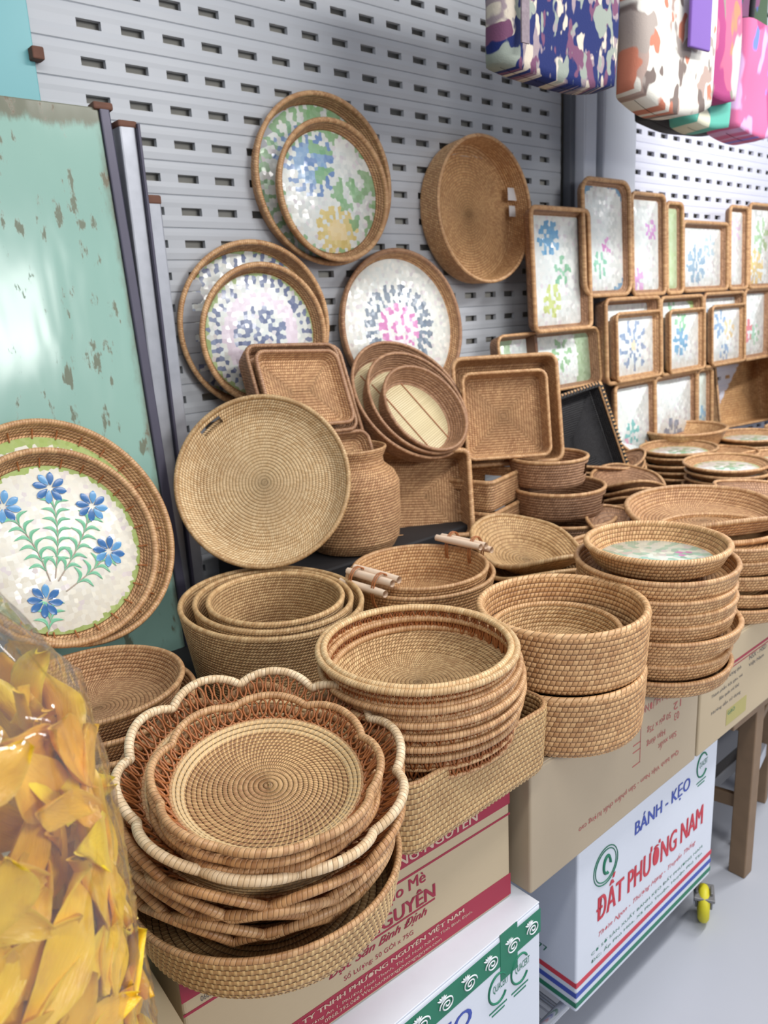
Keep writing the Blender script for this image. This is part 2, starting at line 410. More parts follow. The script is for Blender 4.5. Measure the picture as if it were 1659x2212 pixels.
def slat_mesh(x0, x1, pitch, off, slot_w, slot_h, height):
    """a roller shutter slat: shallow convex steel strip with a row of rectangular slots (real holes)"""
    xs = [x0]; k = math.ceil((x0 - off) / pitch)
    while off + k * pitch + slot_w < x1:
        c = off + k * pitch
        if c - slot_w / 2 > xs[-1]: xs += [c - slot_w / 2, c + slot_w / 2]
        k += 1
    if xs[-1] < x1: xs.append(x1)
    h = height; sh = slot_h
    zs = [(-h / 2, .002), (-h / 2 + .002, -.0012), (-h / 2 + .012, -.0018), (-h / 4 - .002, -.0022), (-sh / 2 , -.001), (sh / 2, -.001), (h / 4 + .001, -.0022), (h / 2 - .010, -.0018), (h / 2 - .002, -.0010), (h / 2, .002)]
    V = []; F = []
    for z, y in zs:
        for x in xs: V.append((x, y, z))
    n = len(xs)
    for i in range(len(zs) - 1):
        for j in range(n - 1):
            if i == 4 and j % 2 == 1 and j < n - 1 and abs((xs[j + 1] - xs[j]) - slot_w) < 1e-6: continue
            F.append((i * n + j, i * n + j + 1, (i + 1) * n + j + 1, (i + 1) * n + j))
    # slot lips folded back
    for j in range(1, n - 1, 2):
        if abs((xs[j + 1] - xs[j]) - slot_w) > 1e-6: continue
        b = len(V)
        V += [(xs[j], .012, -sh / 2), (xs[j + 1], .012, -sh / 2), (xs[j + 1], .012, sh / 2), (xs[j], .012, sh / 2)]
        a = [4 * n + j, 4 * n + j + 1, 5 * n + j + 1, 5 * n + j]
        for q in range(4): F.append((a[q], a[(q + 1) % 4], b + (q + 1) % 4, b + q))
    return V, F
def shutter(name, label, x0, x1, z_top, z_bot, mat, off):
    t = thing(name, label, 'shutter', ((x0 + x1) / 2, 1.85, z_bot))
    V, F = slat_mesh(x0 - (x0 + x1) / 2, x1 - (x0 + x1) / 2, .102, off - (x0 + x1) / 2, .056, .0185, .0762)
    first = None; z = 2.136 + .0762 * math.ceil((z_top - 2.136) / .0762)
    while z > z_bot:
        if first is None:
            first = npmesh('slat', V, F, mat, t, smooth=False); first.location = (0, 0, z - z_bot)
        else:
            c = first.copy(); C.collection.objects.link(c); c.location = (0, 0, z - z_bot)
        z -= .0762
    return t
shutter('roller_shutter', 'grey slotted roller shutter behind the hanging round trays, left of the steel post', .6895, 2.545, 2.95, .74, M['shutter'], .717)
M['shutter2'] = plain('pale_grey_steel', (216, 218, 232), .4, .0, .5, .03, 6)
shutter('roller_shutter', 'paler slotted roller shutter above the rows of rectangular pearl trays', 2.93, 5.6, 3.1, .74, M['shutter2'], .717)
t = thing('shutter_post', 'narrow steel guide post between the two roller shutters', 'post', (2.63, 1.83, 0))
M['dark_groove'] = plain('grimy_steel', (92, 96, 104), .5)  # darker grey steel for the outer guide rails and the skirting
boxm('guide_rail', (-.070, -.015, 0), (-.042, .02, 3.0), M['dark_groove'], t, .004)
boxm('guide_rail', (-.04, -.055, 0), (.035, .02, 3.0), M['post'], t, .006)
boxm('guide_rail', (.04, -.02, 0), (.07, .02, 3.0), M['dark_groove'], t, .004)
t = thing('square_pillar', 'broad pale steel pillar right of the narrow guide post', 'pillar', (2.815, 1.82, 0))
boxm('casing', (-.11, -.05, 0), (.11, .03, 3.0), M['post'], t, .006)
boxm('skirting', (-.112, -.055, 0), (.112, .032, .12), M['dark_groove'], t, .004)

# left: green rusty sheet leaning, teal sheet behind, dark edge, silver channels
def rusty_mat():
    B = NB('green_enamel_sheet'); tc = B.new('ShaderNodeTexCoord').outputs['Object']
    mp = B.new('ShaderNodeMapping'); mp.inputs['Scale'].default_value = (1, 1, .35); B.l.new(tc, mp.inputs[0])
    n1 = B.noise(mp.outputs[0], 42, 5, .6)[0]; n2 = B.noise(mp.outputs[0], 3, 2)[0]; n3 = B.noise(tc, 1.2, 2)[0]
    spot = B.smooth(B.math('ADD', n1, B.math('MULTIPLY', n2, .22)), .70, .76)
    x, y, z = B.sep(tc)
    edge = B.smooth(B.math('ADD', B.math('MULTIPLY', x, 1.), B.math('MULTIPLY', n1, .05)), .005, .035)
    topz = B.smooth(B.math('ADD', z, B.math('MULTIPLY', n1, .06)), 1.195, 1.215)
    c = B.mix(n3, s2l((150, 186, 172)), s2l((132, 170, 162)))
    c = B.mix(B.math('MULTIPLY', spot, .8), c, s2l((92, 88, 62)))
    c = B.mix(B.math('MULTIPLY', B.math('MAXIMUM', topz, edge), .75), c, s2l((110, 92, 70)))
    wav = B.noise(mp.outputs[0], 5, 3)[0]
    return B.fin(c, B.math('MULTIPLY_ADD', spot, .4, .16), B.bump(wav, .012, .6), .55)
M['green'] = rusty_mat()
M['teal'] = plain('teal_enamel_sheet', (104, 170, 176), .35, var=.05, scale=2)
M['edge_dark'] = plain('dark_purple_grey_steel', (70, 68, 84), .4, .3, var=.15)
M['channel'] = plain('scuffed_silver_steel', (165, 168, 176), .35, .55, var=.25, scale=25)
M['rust'] = plain('rust', (104, 70, 56), .8, var=.3, scale=40)
t = thing('green_metal_door', 'pale green enamelled metal door with rust spots, leaning left of the shutter', 'door', (.745, 1.60, .72), (-4.5, 0, 0))
boxm('sheet', (-1.5, -.006, 0), (0, .006, 1.212), M['green'], t, .003)
boxm('folded_edge', (0, -.012, 0), (.022, .03, 1.215), M['edge_dark'], t, .003)
boxm('top_hinge', (-.012, -.014, 1.207), (.03, .02, 1.222), M['rust'], t, .004)
t = thing('steel_channel', 'tall silver steel channel with a rusty top beside the green door', 'rail', (.785, 1.69, .70))
boxm('channel', (-.008, -.02, 0), (.028, .02, 1.20), M['channel'], t, .004); boxm('lip', (.028, -.03, 0), (.034, .02, 1.20), M['edge_dark'], t, .001)
boxm('rusty_cap', (-.01, -.022, 1.192), (.032, .022, 1.206), M['rust'], t, .004)
t = thing('steel_channel', 'shorter silver steel channel in front of the shutter edge', 'rail', (.845, 1.70, .70))
boxm('channel', (-.026, -.02, 0), (.012, .02, 1.06), M['channel'], t, .004); boxm('lip', (-.03, -.03, 0), (-.024, .02, 1.06), M['edge_dark'], t, .001)
boxm('rusty_cap', (-.029, -.022, 1.045), (.013, .022, 1.064), M['rust'], t, .004)
t = thing('teal_sheet', 'flat teal metal sheet behind the top of the green door', 'panel', (.10, 1.845, .7))
boxm('sheet', (-1.2, -.006, 0), (.587, .006, 2.2), M['teal'], t, .002)
boxm('hook', (.575, -.03, 1.34), (.60, .0, 1.365), M['rust'], t, .003)

# ------------------------------------------------------------------ cartons, stands
def cardboard(name, rgb, gloss=.6):
    B = NB(name); tc = B.new('ShaderNodeTexCoord').outputs['Object']
    mp = B.new('ShaderNodeMapping'); mp.inputs['Scale'].default_value = (1, 1, 9); B.l.new(tc, mp.inputs[0])
    n = B.noise(tc, 5, 3)[0]; f = B.noise(mp.outputs[0], 60, 2)[0]
    c = s2l(rgb); d = tuple(x * .86 for x in c[:3]) + (1,)
    col = B.mix(B.math('MULTIPLY_ADD', n, .7, B.math('MULTIPLY', f, .3)), d, c)
    return B.fin(col, gloss, B.bump(B.math('ADD', n, B.math('MULTIPLY', f, .1)), .002, .5), .3)
M['card'] = cardboard('brown_card', (198, 180, 150)); M['card2'] = cardboard('brown_card_grey', (186, 170, 146))
M['white_card'] = cardboard('white_card', (226, 232, 244), .4)
M['tape'] = plain('clear_tape', (204, 190, 164), .2, var=.05)
M['red_ink'] = plain('crimson_ink', (158, 36, 62), .5, var=.04); M['red2'] = plain('scarlet_ink', (206, 58, 74), .5)
M['faded_red'] = plain('faded_red_ink', (176, 92, 88), .6); M['card_ink'] = plain('card_coloured_ink', (206, 180, 160), .5)
M['blue_ink'] = plain('blue_ink', (62, 84, 176), .5); M['green_ink'] = plain('green_ink', (30, 120, 92), .5)
M['white_ink'] = plain('white_ink', (226, 232, 236), .5); M['black_ink'] = plain('grey_black_ink', (100, 98, 96), .6)
M['olive_ink'] = plain('olive_ink', (176, 166, 104), .6)
def carton(label, x0, x1, y0, y1, z0, z1, mat, name='carton', rotz=0, group=None):
    cx, cy = (x0 + x1) / 2, (y0 + y1) / 2
    t = thing(name, label, 'box', (cx, cy, z0), (0, 0, rotz), group)
    hx, hy, h = (x1 - x0) / 2, (y1 - y0) / 2, z1 - z0
    boxm('walls', (-hx, -hy, 0), (hx, hy, h - .003), M[mat], t, .005, seg=3)
    boxm('flap', (-hx + .001, -hy + .001, h - .003), (hx - .001, -.001, h), M[mat], t, .001)
    boxm('flap', (-hx + .001, .001, h - .003), (hx - .001, hy - .001, h), M[mat], t, .001)
    boxm('tape', (-hx - .0006, -.03, h - .0002), (hx + .0006, .03, h + .0005), M['tape'], t)
    return t, hx, hy, h
# carton 1: crimson print
t, hx, hy, h = carton('brown carton with crimson bands and lettering under the scalloped baskets', .298, .876, .738, 1.09, .519, .759, 'card', rotz=-3)
y = -hy - .0006
def P1(x): return x - .587
stripe(t, P1(.298), P1(.876), .183, .220, y, M['red_ink']); stripe(t, P1(.298), P1(.876), .162, .166, y, M['red_ink'])
lettering('PHƯƠNG NGUYÊN', t, P1(.56), P1(.80), .188, .212, y - .0006, M['card_ink'], bold=1)
lettering('Gạo Mè', t, P1(.594), P1(.688), .132, .158, y, M['red_ink'], bold=1)
lettering('NGUYÊN', t, P1(.575), P1(.705), .100, .130, y, M['red_ink'], bold=2)
stripe(t, P1(.50), P1(.706), .0945, .0975, y, M['red_ink'])
lettering('Đặc Sản Bình Định', t, P1(.505), P1(.688), .074, .092, y, M['red_ink'], shear=.45, bold=1)
lettering('Số Lượng: 50 GÓI x 75G', t, P1(.53), P1(.660), .056, .069, y, M['red_ink'])
stripe(t, P1(.298), P1(.876), .006, .048, y, M['red_ink'])
lettering('CÔNG TY TNHH PHƯƠNG NGUYÊN VIỆT NAM', t, P1(.40), P1(.765), .033, .0455, y - .0006, M['card_ink'], bold=1)
lettering('ĐC: Khu Phố Trường An 1, Phường Hoài Thanh, Thị xã Hoài Nhơn, Tỉnh Bình Định.', t, P1(.39), P1(.785), .0215, .0300, y - .0006, M['card_ink'])
lettering('ĐT: 0905.999.999 - 0968.392.068 Web:banhtrangphuongnguyen.com', t, P1(.40), P1(.715), .0105, .0190, y - .0006, M['card_ink'])
lettering('060219', t, P1(.322), P1(.345), .170, .178, y, M['black_ink'])
# carton 2: faded print upside down
t, hx, hy, h = carton('plain brown carton with faded upside-down red print under the two stacked drum baskets', .892, 1.462, .70, 1.06, .519, .759, 'card2')
y = -hy - .0006
def P2(x): return x - 1.177
lettering('Quà bánh Việt Nam - Sản phẩm chất lượng cao', t, P2(1.03), P2(1.385), .045, .062, y, M['faded_red'], flip=True)
lettering('NGUYÊN HƯƠNG VỊ VIỆT', t, P2(1.16), P2(1.385), .196, .222, y, M['faded_red'], flip=True)
for k, (a, b, zz) in enumerate([(1.255, 1.345, .150), (1.255, 1.325, .120), (1.30, 1.372, .092), (1.355, 1.385, .160), (1.36, 1.38, .135)]):
    lettering(['50 gói x 75g', 'Hạn dùng', 'Sản xuất', '12', '03'][k], t, P2(a), P2(b), zz, zz + .017, y, M['faded_red'], flip=True)
for zz in (.175, .145, .13, .10): stripe(t, P2(1.205), P2(1.232), zz, zz + .002, y, M['faded_red'], 'printed_line')
stripe(t, P2(1.2305), P2(1.232), .10, .177, y, M['faded_red'], 'printed_line')
# carton 3: grey lines
t, hx, hy, h = carton('greyish carton with grey text lines and a thin red band, rightmost of the brown ones', 1.47, 2.03, .70, 1.06, .519, .759, 'card', group=None)
y = -hy - .0006
def P3(x): return x - 1.75
stripe(t, P3(1.56), P3(2.0), .170, .176, y, M['red_ink']); stripe(t, P3(1.56), P3(2.0), .163, .165, y, M['red_ink'], 'printed_line')
for a, b, zz, s_ in [(1.56, 1.66, .142, 'Trọng lượng tịnh'), (1.52, 1.67, .120, 'Thành phần: bột gạo, mè'), (1.56, 1.655, .100, 'Bảo quản nơi khô'), (1.525, 1.665, .078, 'Hướng dẫn sử dụng'),
                     (1.70, 1.79, .150, 'NSX - HSD'), (1.70, 1.78, .130, 'Việt Nam')]:
    lettering(s_, t, P3(a), P3(b), zz, zz + .012, y, M['black_ink'])
stripe(t, P3(1.60), P3(1.70), .022, .062, y, M['olive_ink'], 'printed_patch'); lettering('GẠO', t, P3(1.605), P3(1.64), .045, .058, y - .0005, M['green_ink'])
# hidden continuation carrying the far stacks
carton('blank brown carton beyond the greyish one, under the far tray stacks', 2.04, 2.62, .70, 1.06, .519, .759, 'card2')
carton('blank brown carton at the far end of the counter', 2.63, 3.25, .70, 1.06, .519, .759, 'card')
# white cartons
def white_marks(t, hx, hy, h, y, w1):
    G = M['green_ink']
    if w1:
        z1 = h - .012; z0 = z1 - .048
        stripe(t, -hx, hx, z0, z1, y, G)
        n = 11
        for k in range(n):
            cx = -hx + (k + .5) * 2 * hx / n; r = .016; zc = (z0 + z1) / 2
            a = np.linspace(0, 4.2 * PI, 46); rr = r * (1 - a / (4.6 * PI)); sg = 1 if k % 2 else -1
            P = np.stack([cx + sg * rr * np.cos(a) + .004, np.full_like(a, y - .0012), zc - .004 + rr * np.sin(a) * .85], 1)
            tube('printed_swirl', P, .0014, M['white_ink'], t, 4, closed=False)
            for q in range(5):
                an = PI / 2 + (q - 2) * .5; c0 = (cx - .006, zc + .008); b = (c0[0] + .012 * math.cos(an), c0[1] + .010 * math.sin(an))
                tube('printed_petal', [(c0[0], y - .001, c0[1]), ((c0[0] + b[0]) / 2, y - .001, (c0[1] + b[1]) / 2), (b[0], y - .001, b[1])], [.0008, .0022, .0004], M['white_ink'], t, 4, closed=False)
        lx = [hx - .112, hx - .056]; lz = z0 - .038; rl = .028
    else:
        lx = [hx - .075]; lz = h - .065; rl = .03
    for cx in lx:
        a = np.linspace(.6, 2 * PI - .6, 30)
        tube('printed_mark', np.stack([cx + rl * .8 * np.cos(a), np.full_like(a, y), lz + rl * np.sin(a)], 1), .0022, G, t, 4, closed=False)
        lettering('QUACERT', t, cx - .012, cx + .026, lz - .007, lz + .010, y, G)
        for q in (0, 1): stripe(t, cx - .022 + q * .006, cx + .022 - q * .006, lz - rl - .012 - q * .008, lz - rl - .009 - q * .008, y, G, 'printed_line')
    lz2 = lz - .085 if w1 else h - .108
    if w1: lettering('BÁNH - KẸO', t, -hx + .09, hx - .177, h - .125, h - .073, y, M['blue_ink'], bold=2)
    else: lettering('BÁNH - KẸO', t, -hx + .20, hx - .13, lz2, lz2 + .048, y, M['blue_ink'], bold=2)
    zb = .175 if not w1 else .11
    lettering('ĐẤT PHƯƠNG NAM', t, -hx + .065, hx - .06, zb, zb + .085, y, M['red2'], bold=3)
    lettering('Thơm Ngon - Thượng Hạng - Truyền Thống', t, -hx + .075, hx - .085, .132, .150, y, M['red2'], shear=.4) if not w1 else None
    if not w1:
        lettering('CƠ SỞ SẢN XUẤT BÁNH KẸO ĐẤT PHƯƠNG NAM', t, -hx + .05, hx - .05, .103, .116, y, G)
        lettering('ĐC: Ấp Phú Hòa, Xã Phú Thuận, Huyện Phú Tân', t, -hx + .05, hx - .05, .084, .097, y, G)
        a = np.linspace(0, 2 * PI, 40, endpoint=False); c = (-hx + .095, h - .11)
        for r_ in (.042, .036): tube('emblem_ring', np.stack([c[0] + r_ * np.cos(a), np.full_like(a, y), c[1] + r_ * np.sin(a)], 1), .0013, G, t, 4)
        a = np.linspace(0, 1.6 * PI, 24)
        tube('emblem_figure', np.stack([c[0] + .012 * np.cos(a) + .004, np.full_like(a, y), c[1] + .02 * np.sin(a)], 1), .0035, G, t, 4, closed=False)
    for zz, m_, in ((.060, 'red2'), (.036, 'blue_ink'), (.012, 'green_ink')):
        stripe(t, -hx, hx, zz, zz + .012, y, M[m_])
        boxm('printed_band', (-hx - .0006, -hy, zz), (-hx - .0002, hy, zz + .012), M[m_], t)
    lettering('Bánh Kẹo', t, -hy + .10, hy - .12, .13, .150, -hx - .0007, M['red2'], side='L', shear=.3)
    lettering('SĐT: 0919 888 777', t, -hy + .07, hy - .09, .10, .114, -hx - .0007, G, side='L')
t, hx, hy, h = carton('white carton with green ornament band, lowest in front at the picture bottom', .32, .892, .68, 1.02, .115, .519, 'white_card')
white_marks(t, hx, hy, h, -hy - .0006, True)
boxm('green_tape', (hx - .105, -hy - .0012, h - .09), (hx - .062, -hy + .0, h + .0008), M['green_ink'], t, .0003)
t2, hx, hy, h = carton('white carton with red, blue and green stripes at its foot', 1.066, 1.624, .725, 1.08, .115, .519, 'white_card')
white_marks(t2, hx, hy, h, -hy - .0006, False)
# left carton under the mango bag
t, hx, hy, h = carton('brown carton with closed flaps under the bag of yellow mango slices', -.30, .262, .42, .88, .36, .742, 'card', rotz=-4)
t, hx, hy, h = carton('greyish brown carton low between the mango box and the crimson one', -.25, .285, .90, 1.3, .30, .72, 'card2')  # same grey-brown card as the other plain cartons

# board behind the cartons, dark riser
M['dark_board'] = plain('dark_board', (34, 32, 34), .7, var=.2); M['navy'] = plain('navy_cloth', (26, 30, 52), .9)
M['old_wood'] = plain('worn_wood', (132, 108, 84), .6, var=.2, scale=25)
t = thing('counter_board', 'dark counter board behind the cartons that carries the rear baskets', 'counter', (2.2, 1.45, .70))
boxm('board', (-1.95, -.35, .035), (2.6, .33, .055), M['dark_board'], t, .003)
boxm('apron', (-1.95, -.33, -.18), (2.6, -.31, .035), M['navy'], t, .002)
for x in (-1.85, 0.0, 2.5):
    for y in (-.28, .28): boxm('leg', (x - .025, y - .025, -.70), (x + .025, y + .025, .035), M['old_wood'], t, .003)
boxm('black_riser', (.95, 1.46, .756), (1.62, 1.78, .888), M['dark_board'], None, .005)
tag(bpy.data.objects['black_riser'], 'low black box on the counter under the woven vase', 'box')
# metal dolly
M['chrome'] = plain('chrome_tube', (205, 208, 214), .15, .9); M['yellow'] = plain('yellow_rubber', (206, 196, 40), .5, var=.08); M['grey_metal'] = plain('dull_metal', (128, 128, 130), .45, .5)
t = thing('platform_dolly', 'low chrome platform dolly under the white cartons', 'dolly', (.95, .86, .0))
for y in (-.098, .03, .17): tube('rail', [(-.75, y, .098), (-.2, y, .098), (.2, y, .098), (.64, y, .098)], .011, M['chrome'], t, 10, closed=False)
for x in (-.70, -.4, -.1, .12, .3, .5, .66): tube('crossbar', [(x, -.10, .086), (x, 0, .086), (x, .19, .086)], .008, M['chrome'], t, 8, closed=False)
for k in range(9): tube('mesh_wire', [(-.08 + k * .024, -.098, .103), (-.08 + k * .024, 0, .103), (-.08 + k * .024, .17, .103)], .0022, M['chrome'], t, 5, closed=False)
def caster(x, y, label):
    t = thing('caster', label, 'caster', (x, y, 0))
    a = np.arange(28) * 2 * PI / 28; P = np.stack([.032 * np.cos(a), 0 * a, .045 + .032 * np.sin(a)], 1)
    tube('tyre', P, .0135, M['yellow'], t, 10); 
    b = boxm('hub', (-.02, -.010, .025), (.02, .010, .065), M['grey_metal'], t, .008)
    boxm('axle_cap', (-.006, -.023, .039), (.006, .023, .051), M['chrome'], b, .002)
    boxm('fork', (-.014, -.020, .04), (.014, -.014, .088), M['grey_metal'], t, .002); boxm('fork', (-.014, .014, .04), (.014, .020, .088), M['grey_metal'], t, .002)
    boxm('fork_plate', (-.03, -.024, .072), (.03, .024, .080), M['grey_metal'], t, .002)
    t.rotation_euler = (0, 0, .5)
caster(1.60, .725, 'yellow-tyred caster at the right end of the dolly')
caster(.30, .72, 'yellow-tyred caster at the left end of the dolly')
# wooden stand and stool right
t = thing('wooden_trestle', 'worn wooden trestle holding up the right-hand cartons', 'table', (2.4, .88, 0))
boxm('top', (-.73, -.17, .492), (.86, .2, .517), M['old_wood'], t, .003)
for x in (-.575, .8):
    for y in (-.145, .17): boxm('leg', (x - .022, y - .022, 0), (x + .022, y + .022, .492), M['old_wood'], t, .003)
boxm('brace', (-.575, -.01, .12), (.8, .02, .16), M['grey_metal'], t, .002)
t = thing('wooden_stool', 'low wooden stool standing under the trestle at the right edge', 'stool', (2.02, .90, 0), (0, 0, 12))
boxm('seat', (-.14, -.12, .36), (.16, .14, .385), M['old_wood'], t, .004)
for x in (-.12, .13):
    for y in (-.10, .12): boxm('leg', (x - .017, y - .017, 0), (x + .017, y + .017, .36), M['old_wood'], t, .003)
boxm('stretcher', (-.12, -.108, .16), (.13, -.092, .20), M['post'], t, .002); boxm('stretcher', (-.128, -.1, .12), (-.112, .12, .16), M['old_wood'], t, .002)
boxm('stool_shade_sheet', (1.68, 1.12, .0), (3.3, 1.16, .49), M['navy'], None, .004)  # added dark sheet that stands for the shade under the trestle
tag(bpy.data.objects['stool_shade_sheet'], 'dark navy sheet standing in for the shade behind the wooden stool', 'cloth')
# ------------------------------------------------------------------ foreground baskets
# scalloped baskets: dish + lace of cane loops + waved rim
def scallop(name, label, R, rd, dish_h, lift, lobes, rope, rr, hi, nloop, rot0=0, wave=.05, group=None, zw=1.0):
    t = thing(name, label, 'basket', group=group)
    sh = Shape(rd, nu=(88 * 4 if hi == 2 else 96))
    st = 2 * PI * rd / 88
    woven('dish_wall', sh, [(.016, .006), (.013, .008), (.004, dish_h), (.002, dish_h + .002), (0, dish_h), (.008, .003), (.015, .001)], M['core_pale'] if hi else M['tan'], t, .0062, st, hi, .0013)
    woven('dish', sh, [(sh.m, .005), (.022, .005), (.0145, .0065), (.016, .001), (.022, 0), (sh.m, 0)],
          M['core'] if hi else M['tan'], t, .0060 if hi else .008, st, hi, .0013)
    n = 260 if hi else 150
    th = np.arange(n) * 2 * PI / n; f = np.abs(np.sin(lobes * th / 2 + rot0)) ** .8
    def rimpt(th):
        f = np.abs(np.sin(lobes * th / 2 + rot0)) ** .75
        r = R * (1 - wave + 1.25 * wave * f); z = lift + zw * wave * R * (f - .4)
        return np.stack([r * np.cos(th), r * np.sin(th), z], 1)
    P = rimpt(th)
    tube('rim', P, rr, M[rope], t, 10 if hi else 8, wrap=.0055)
    # a second thinner binding ring at the dish edge
    tube('dish_ring', np.stack([rd * np.cos(th), rd * np.sin(th), np.full(n, dish_h)], 1), rr * .62, M['rope_tan'], t, 6, wrap=.006)
    # loops
    k = 12 if hi else 8; m = nloop * k; a = np.arange(m) * 2 * PI / m
    ring = rimpt(a); base = np.stack([(rd + .001) * np.cos(a), (rd + .001) * np.sin(a), np.full(m, dish_h)], 1)
    mid = (ring + base) / 2; half = (ring - base) / 2 * .98; tang = np.stack([-np.sin(a), np.cos(a), 0 * a], 1)
    ph = a * nloop; w = 2 * PI * rd / nloop * 1.25
    nrm = np.cross(tang, half); nrm /= np.linalg.norm(nrm, axis=1)[:, None]
    L = mid - half * np.cos(ph)[:, None] + tang * (w * np.sin(ph))[:, None] + nrm * (.0016 * np.sin(ph * .5))[:, None]
    tube('cane_loops', L, .0015 if hi else .0016, M['lace'], t, 5 if hi else 4, wrap=.02)
    return t
cU = (.438, .756, .962); nU = Matrix.Rotation(math.radians(-4), 3, 'Z') @ Matrix.Rotation(math.radians(13.5), 3, 'X') @ Vector((0, 0, 1))
def onU(d, dx=0, dy=0): return (cU[0] - nU.x * d + dx, cU[1] - nU.y * d + dy, cU[2] - nU.z * d)
# small scalloped ones, three nested
s_hi = scallop('scalloped_basket', 'small scalloped basket with cane loops, topmost of the stack in front', .133, .113, .014, .034, 8, 'rope_tan', .0050, 2, 70, .3)
s_hi.location = (.420, .724, .948); set_rot(s_hi, 9.5, -8, 0)
s_lo = scallop('scalloped_basket', 'x', .133, .112, .012, .034, 8, 'rope_orange', .0048, 0, 60, .9)
s_lo.location = (.421, .728, .930); set_rot(s_lo, 8.5, -8, 11); s_lo['label'] = 'small scalloped basket directly under the topmost one'
s3 = dup(s_lo, (.424, .735, .912), None, 'small scalloped basket, third down, just above the pale-rimmed big one'); set_rot(s3, 8, -8, 30)
# big ones
b_hi = scallop('scalloped_basket', 'large scalloped basket with a pale straw rim holding the small ones', .174, .146, .042, .064, 10, 'rope_pale', .0060, 1, 84, .2, wave=.06, zw=1.2)
b_hi.location = onU(.066); set_rot(b_hi, 13.5, -4, 3)
b_lo = scallop('scalloped_basket', 'x', .176, .142, .030, .058, 9, 'rope_orange', .0056, 0, 80, .4, wave=.045, zw=3.2)
labs = ['large scalloped basket with orange rim, next under the pale-rimmed one', 'large scalloped basket, third of the big ones from the top', 'large scalloped basket, fourth of the big ones from the top',
        'large scalloped basket, second from the bottom of the big ones', 'large scalloped basket with dipped rim, lowest of the big ones']
for k in range(5):
    o = b_lo if k == 0 else dup(b_lo, (0, 0, 0))
    o['label'] = labs[k]; d = .074 + .0205 * (k + 1)
    o.location = onU(d, -.002 * k, .003 * k); set_rot(o, 13.5 - .7 * k + [0, 1.6, -1.2, 1.4, -.6][k], -4 + 5 * k, 23 * k + 7)
    if k in (1, 3):
        for ch in o.children:
            if ch.name.startswith('rim'):
                ch.data = ch.data.copy(); ch.data.materials[0] = M['rope_tan']
# round base basket under the stack
shb = Shape(.176, nu=122 * 3)
basket('round_basket', 'deep round basket at the bottom of the scalloped stack, jutting over the carton', 'basket', shb, .066, (.432, .768, .760), 0, 0, mat='corelight', rope='rope_tan', rr=.0042,
       flare=.014, pitch=.0088, stitch=2 * PI * .176 / 122, hi=2, amp=.0017, at_base=True)

# rectangular basket and the openwork stack inside
shT = Shape(.168, .130, .040, nu=400)
basket('rectangular_basket', 'rectangular woven basket in front under the round openwork stack', 'basket', shT, .118, (.760, .806, .7605), 0, 0, mat='corelight', rope='rope_tan', rr=.0032,
       flare=.006, pitch=.0084, stitch=.0088, hi=2, amp=.0016, at_base=True)
def openwork(label, R, h, rope='rope_cream', hi=1, band=(.45, .82)):
    t = thing('openwork_basket', label, 'basket')
    sh = Shape(R, nu=180); z1 = h * band[0]; z2 = h * band[1]
    woven('woven_dish', sh, [(sh.m * .995, .006), (.044, .006), (.034, .012), (.010, z1 - .001), (.006, z1), (.002, z1 - .001), (.026, .01), (.036, 0), (sh.m * .995, 0)], M['straw'], t, .0065, .007, hi, .001)
    n = 180; a = np.arange(n) * 2 * PI / n
    for z_, r_, nm in ((z1, .0032, 'lower_ring'), (z2, .0032, 'upper_ring')):
        tube(nm, np.stack([(R - .004) * np.cos(a), (R - .004) * np.sin(a), np.full(n, z_)], 1), r_, M['rope_tan'], t, 7)
    for off in (-.0055, .0035): tube('rim', np.stack([(R + off) * np.cos(a), (R + off) * np.sin(a), np.full(n, h + (.003 if off > 0 else .0055))], 1), .0052, M[rope], t, 9, wrap=.0052)
    for ph, ro in ((0, .0012), (PI, -.0012), (PI / 2, 0)):
        m = 46 * 10; b = np.arange(m) * 2 * PI / m; zz = (z1 + h) / 2 + (h - z1) / 2 * .96 * np.sin(46 * b + ph)
        tube('cane_lattice', np.stack([(R - .004 + ro) * np.cos(b), (R - .004 + ro) * np.sin(b), zz], 1), .0019, M['lace'], t, 4, wrap=.02)
    return t
o0 = openwork('round openwork basket with a doubled pale rim, top of the stack in the rectangular basket', .147, .066)
o0.location = (.744, .800, .934); set_rot(o0, 1.2, 20, 0)
o1 = openwork('x', .148, .062, 'rope_tan', 0)
for k, (dx, dy, dz, tl, l) in enumerate([(.004, -.002, .926, 2, 'round openwork basket, second from the top'), (.008, -.004, .907, 3, 'round openwork basket, third from the top'),
                                      (.010, -.003, .888, 3, 'round openwork basket, fourth from the top'), (.008, .000, .869, 3, 'round openwork basket, fifth from the top'),
                                      (.006, .004, .850, 2, 'round openwork basket, lowest, sunk into the rectangular basket')]):
    o = o1 if k == 0 else dup(o1, (0, 0, 0)); o['label'] = l + ' of the round stack'
    o.location = (.744 + dx, .800 + dy, dz - .012); set_rot(o, tl, -40, 17 * k)

# drum baskets right of it
shR = Shape(.150, nu=120)
def drum(label, pos, h, tone, hi=1, R=.15, **k):
    return basket('drum_basket', label, 'basket', Shape(R, nu=104 * 3 if hi == 2 else 120), h, pos, mat=tone, rope='rope_plait', rr=.0062, pitch=.0095, stitch=2 * PI * R / 104, hi=hi, amp=.0018,
                  flare=.006, wall=.011, at_base=True, wrap=.012, **k)
drum('round drum basket with plaited rim, upper of the two in the middle front', (1.074, .772, .871), .106, 'honey', 2)
drum('reddish round drum basket, lower of the two on the plain carton', (1.066, .770, .7605), .108, 'honey', 2, R=.149)
basket('round_basket', 'smaller round basket sitting inside the upper drum basket', 'basket', Shape(.116, nu=96), .052, (1.074, .785, .8785), mat='straw', rope='rope_plait', rr=.005, hi=1, pitch=.0075, at_base=True)

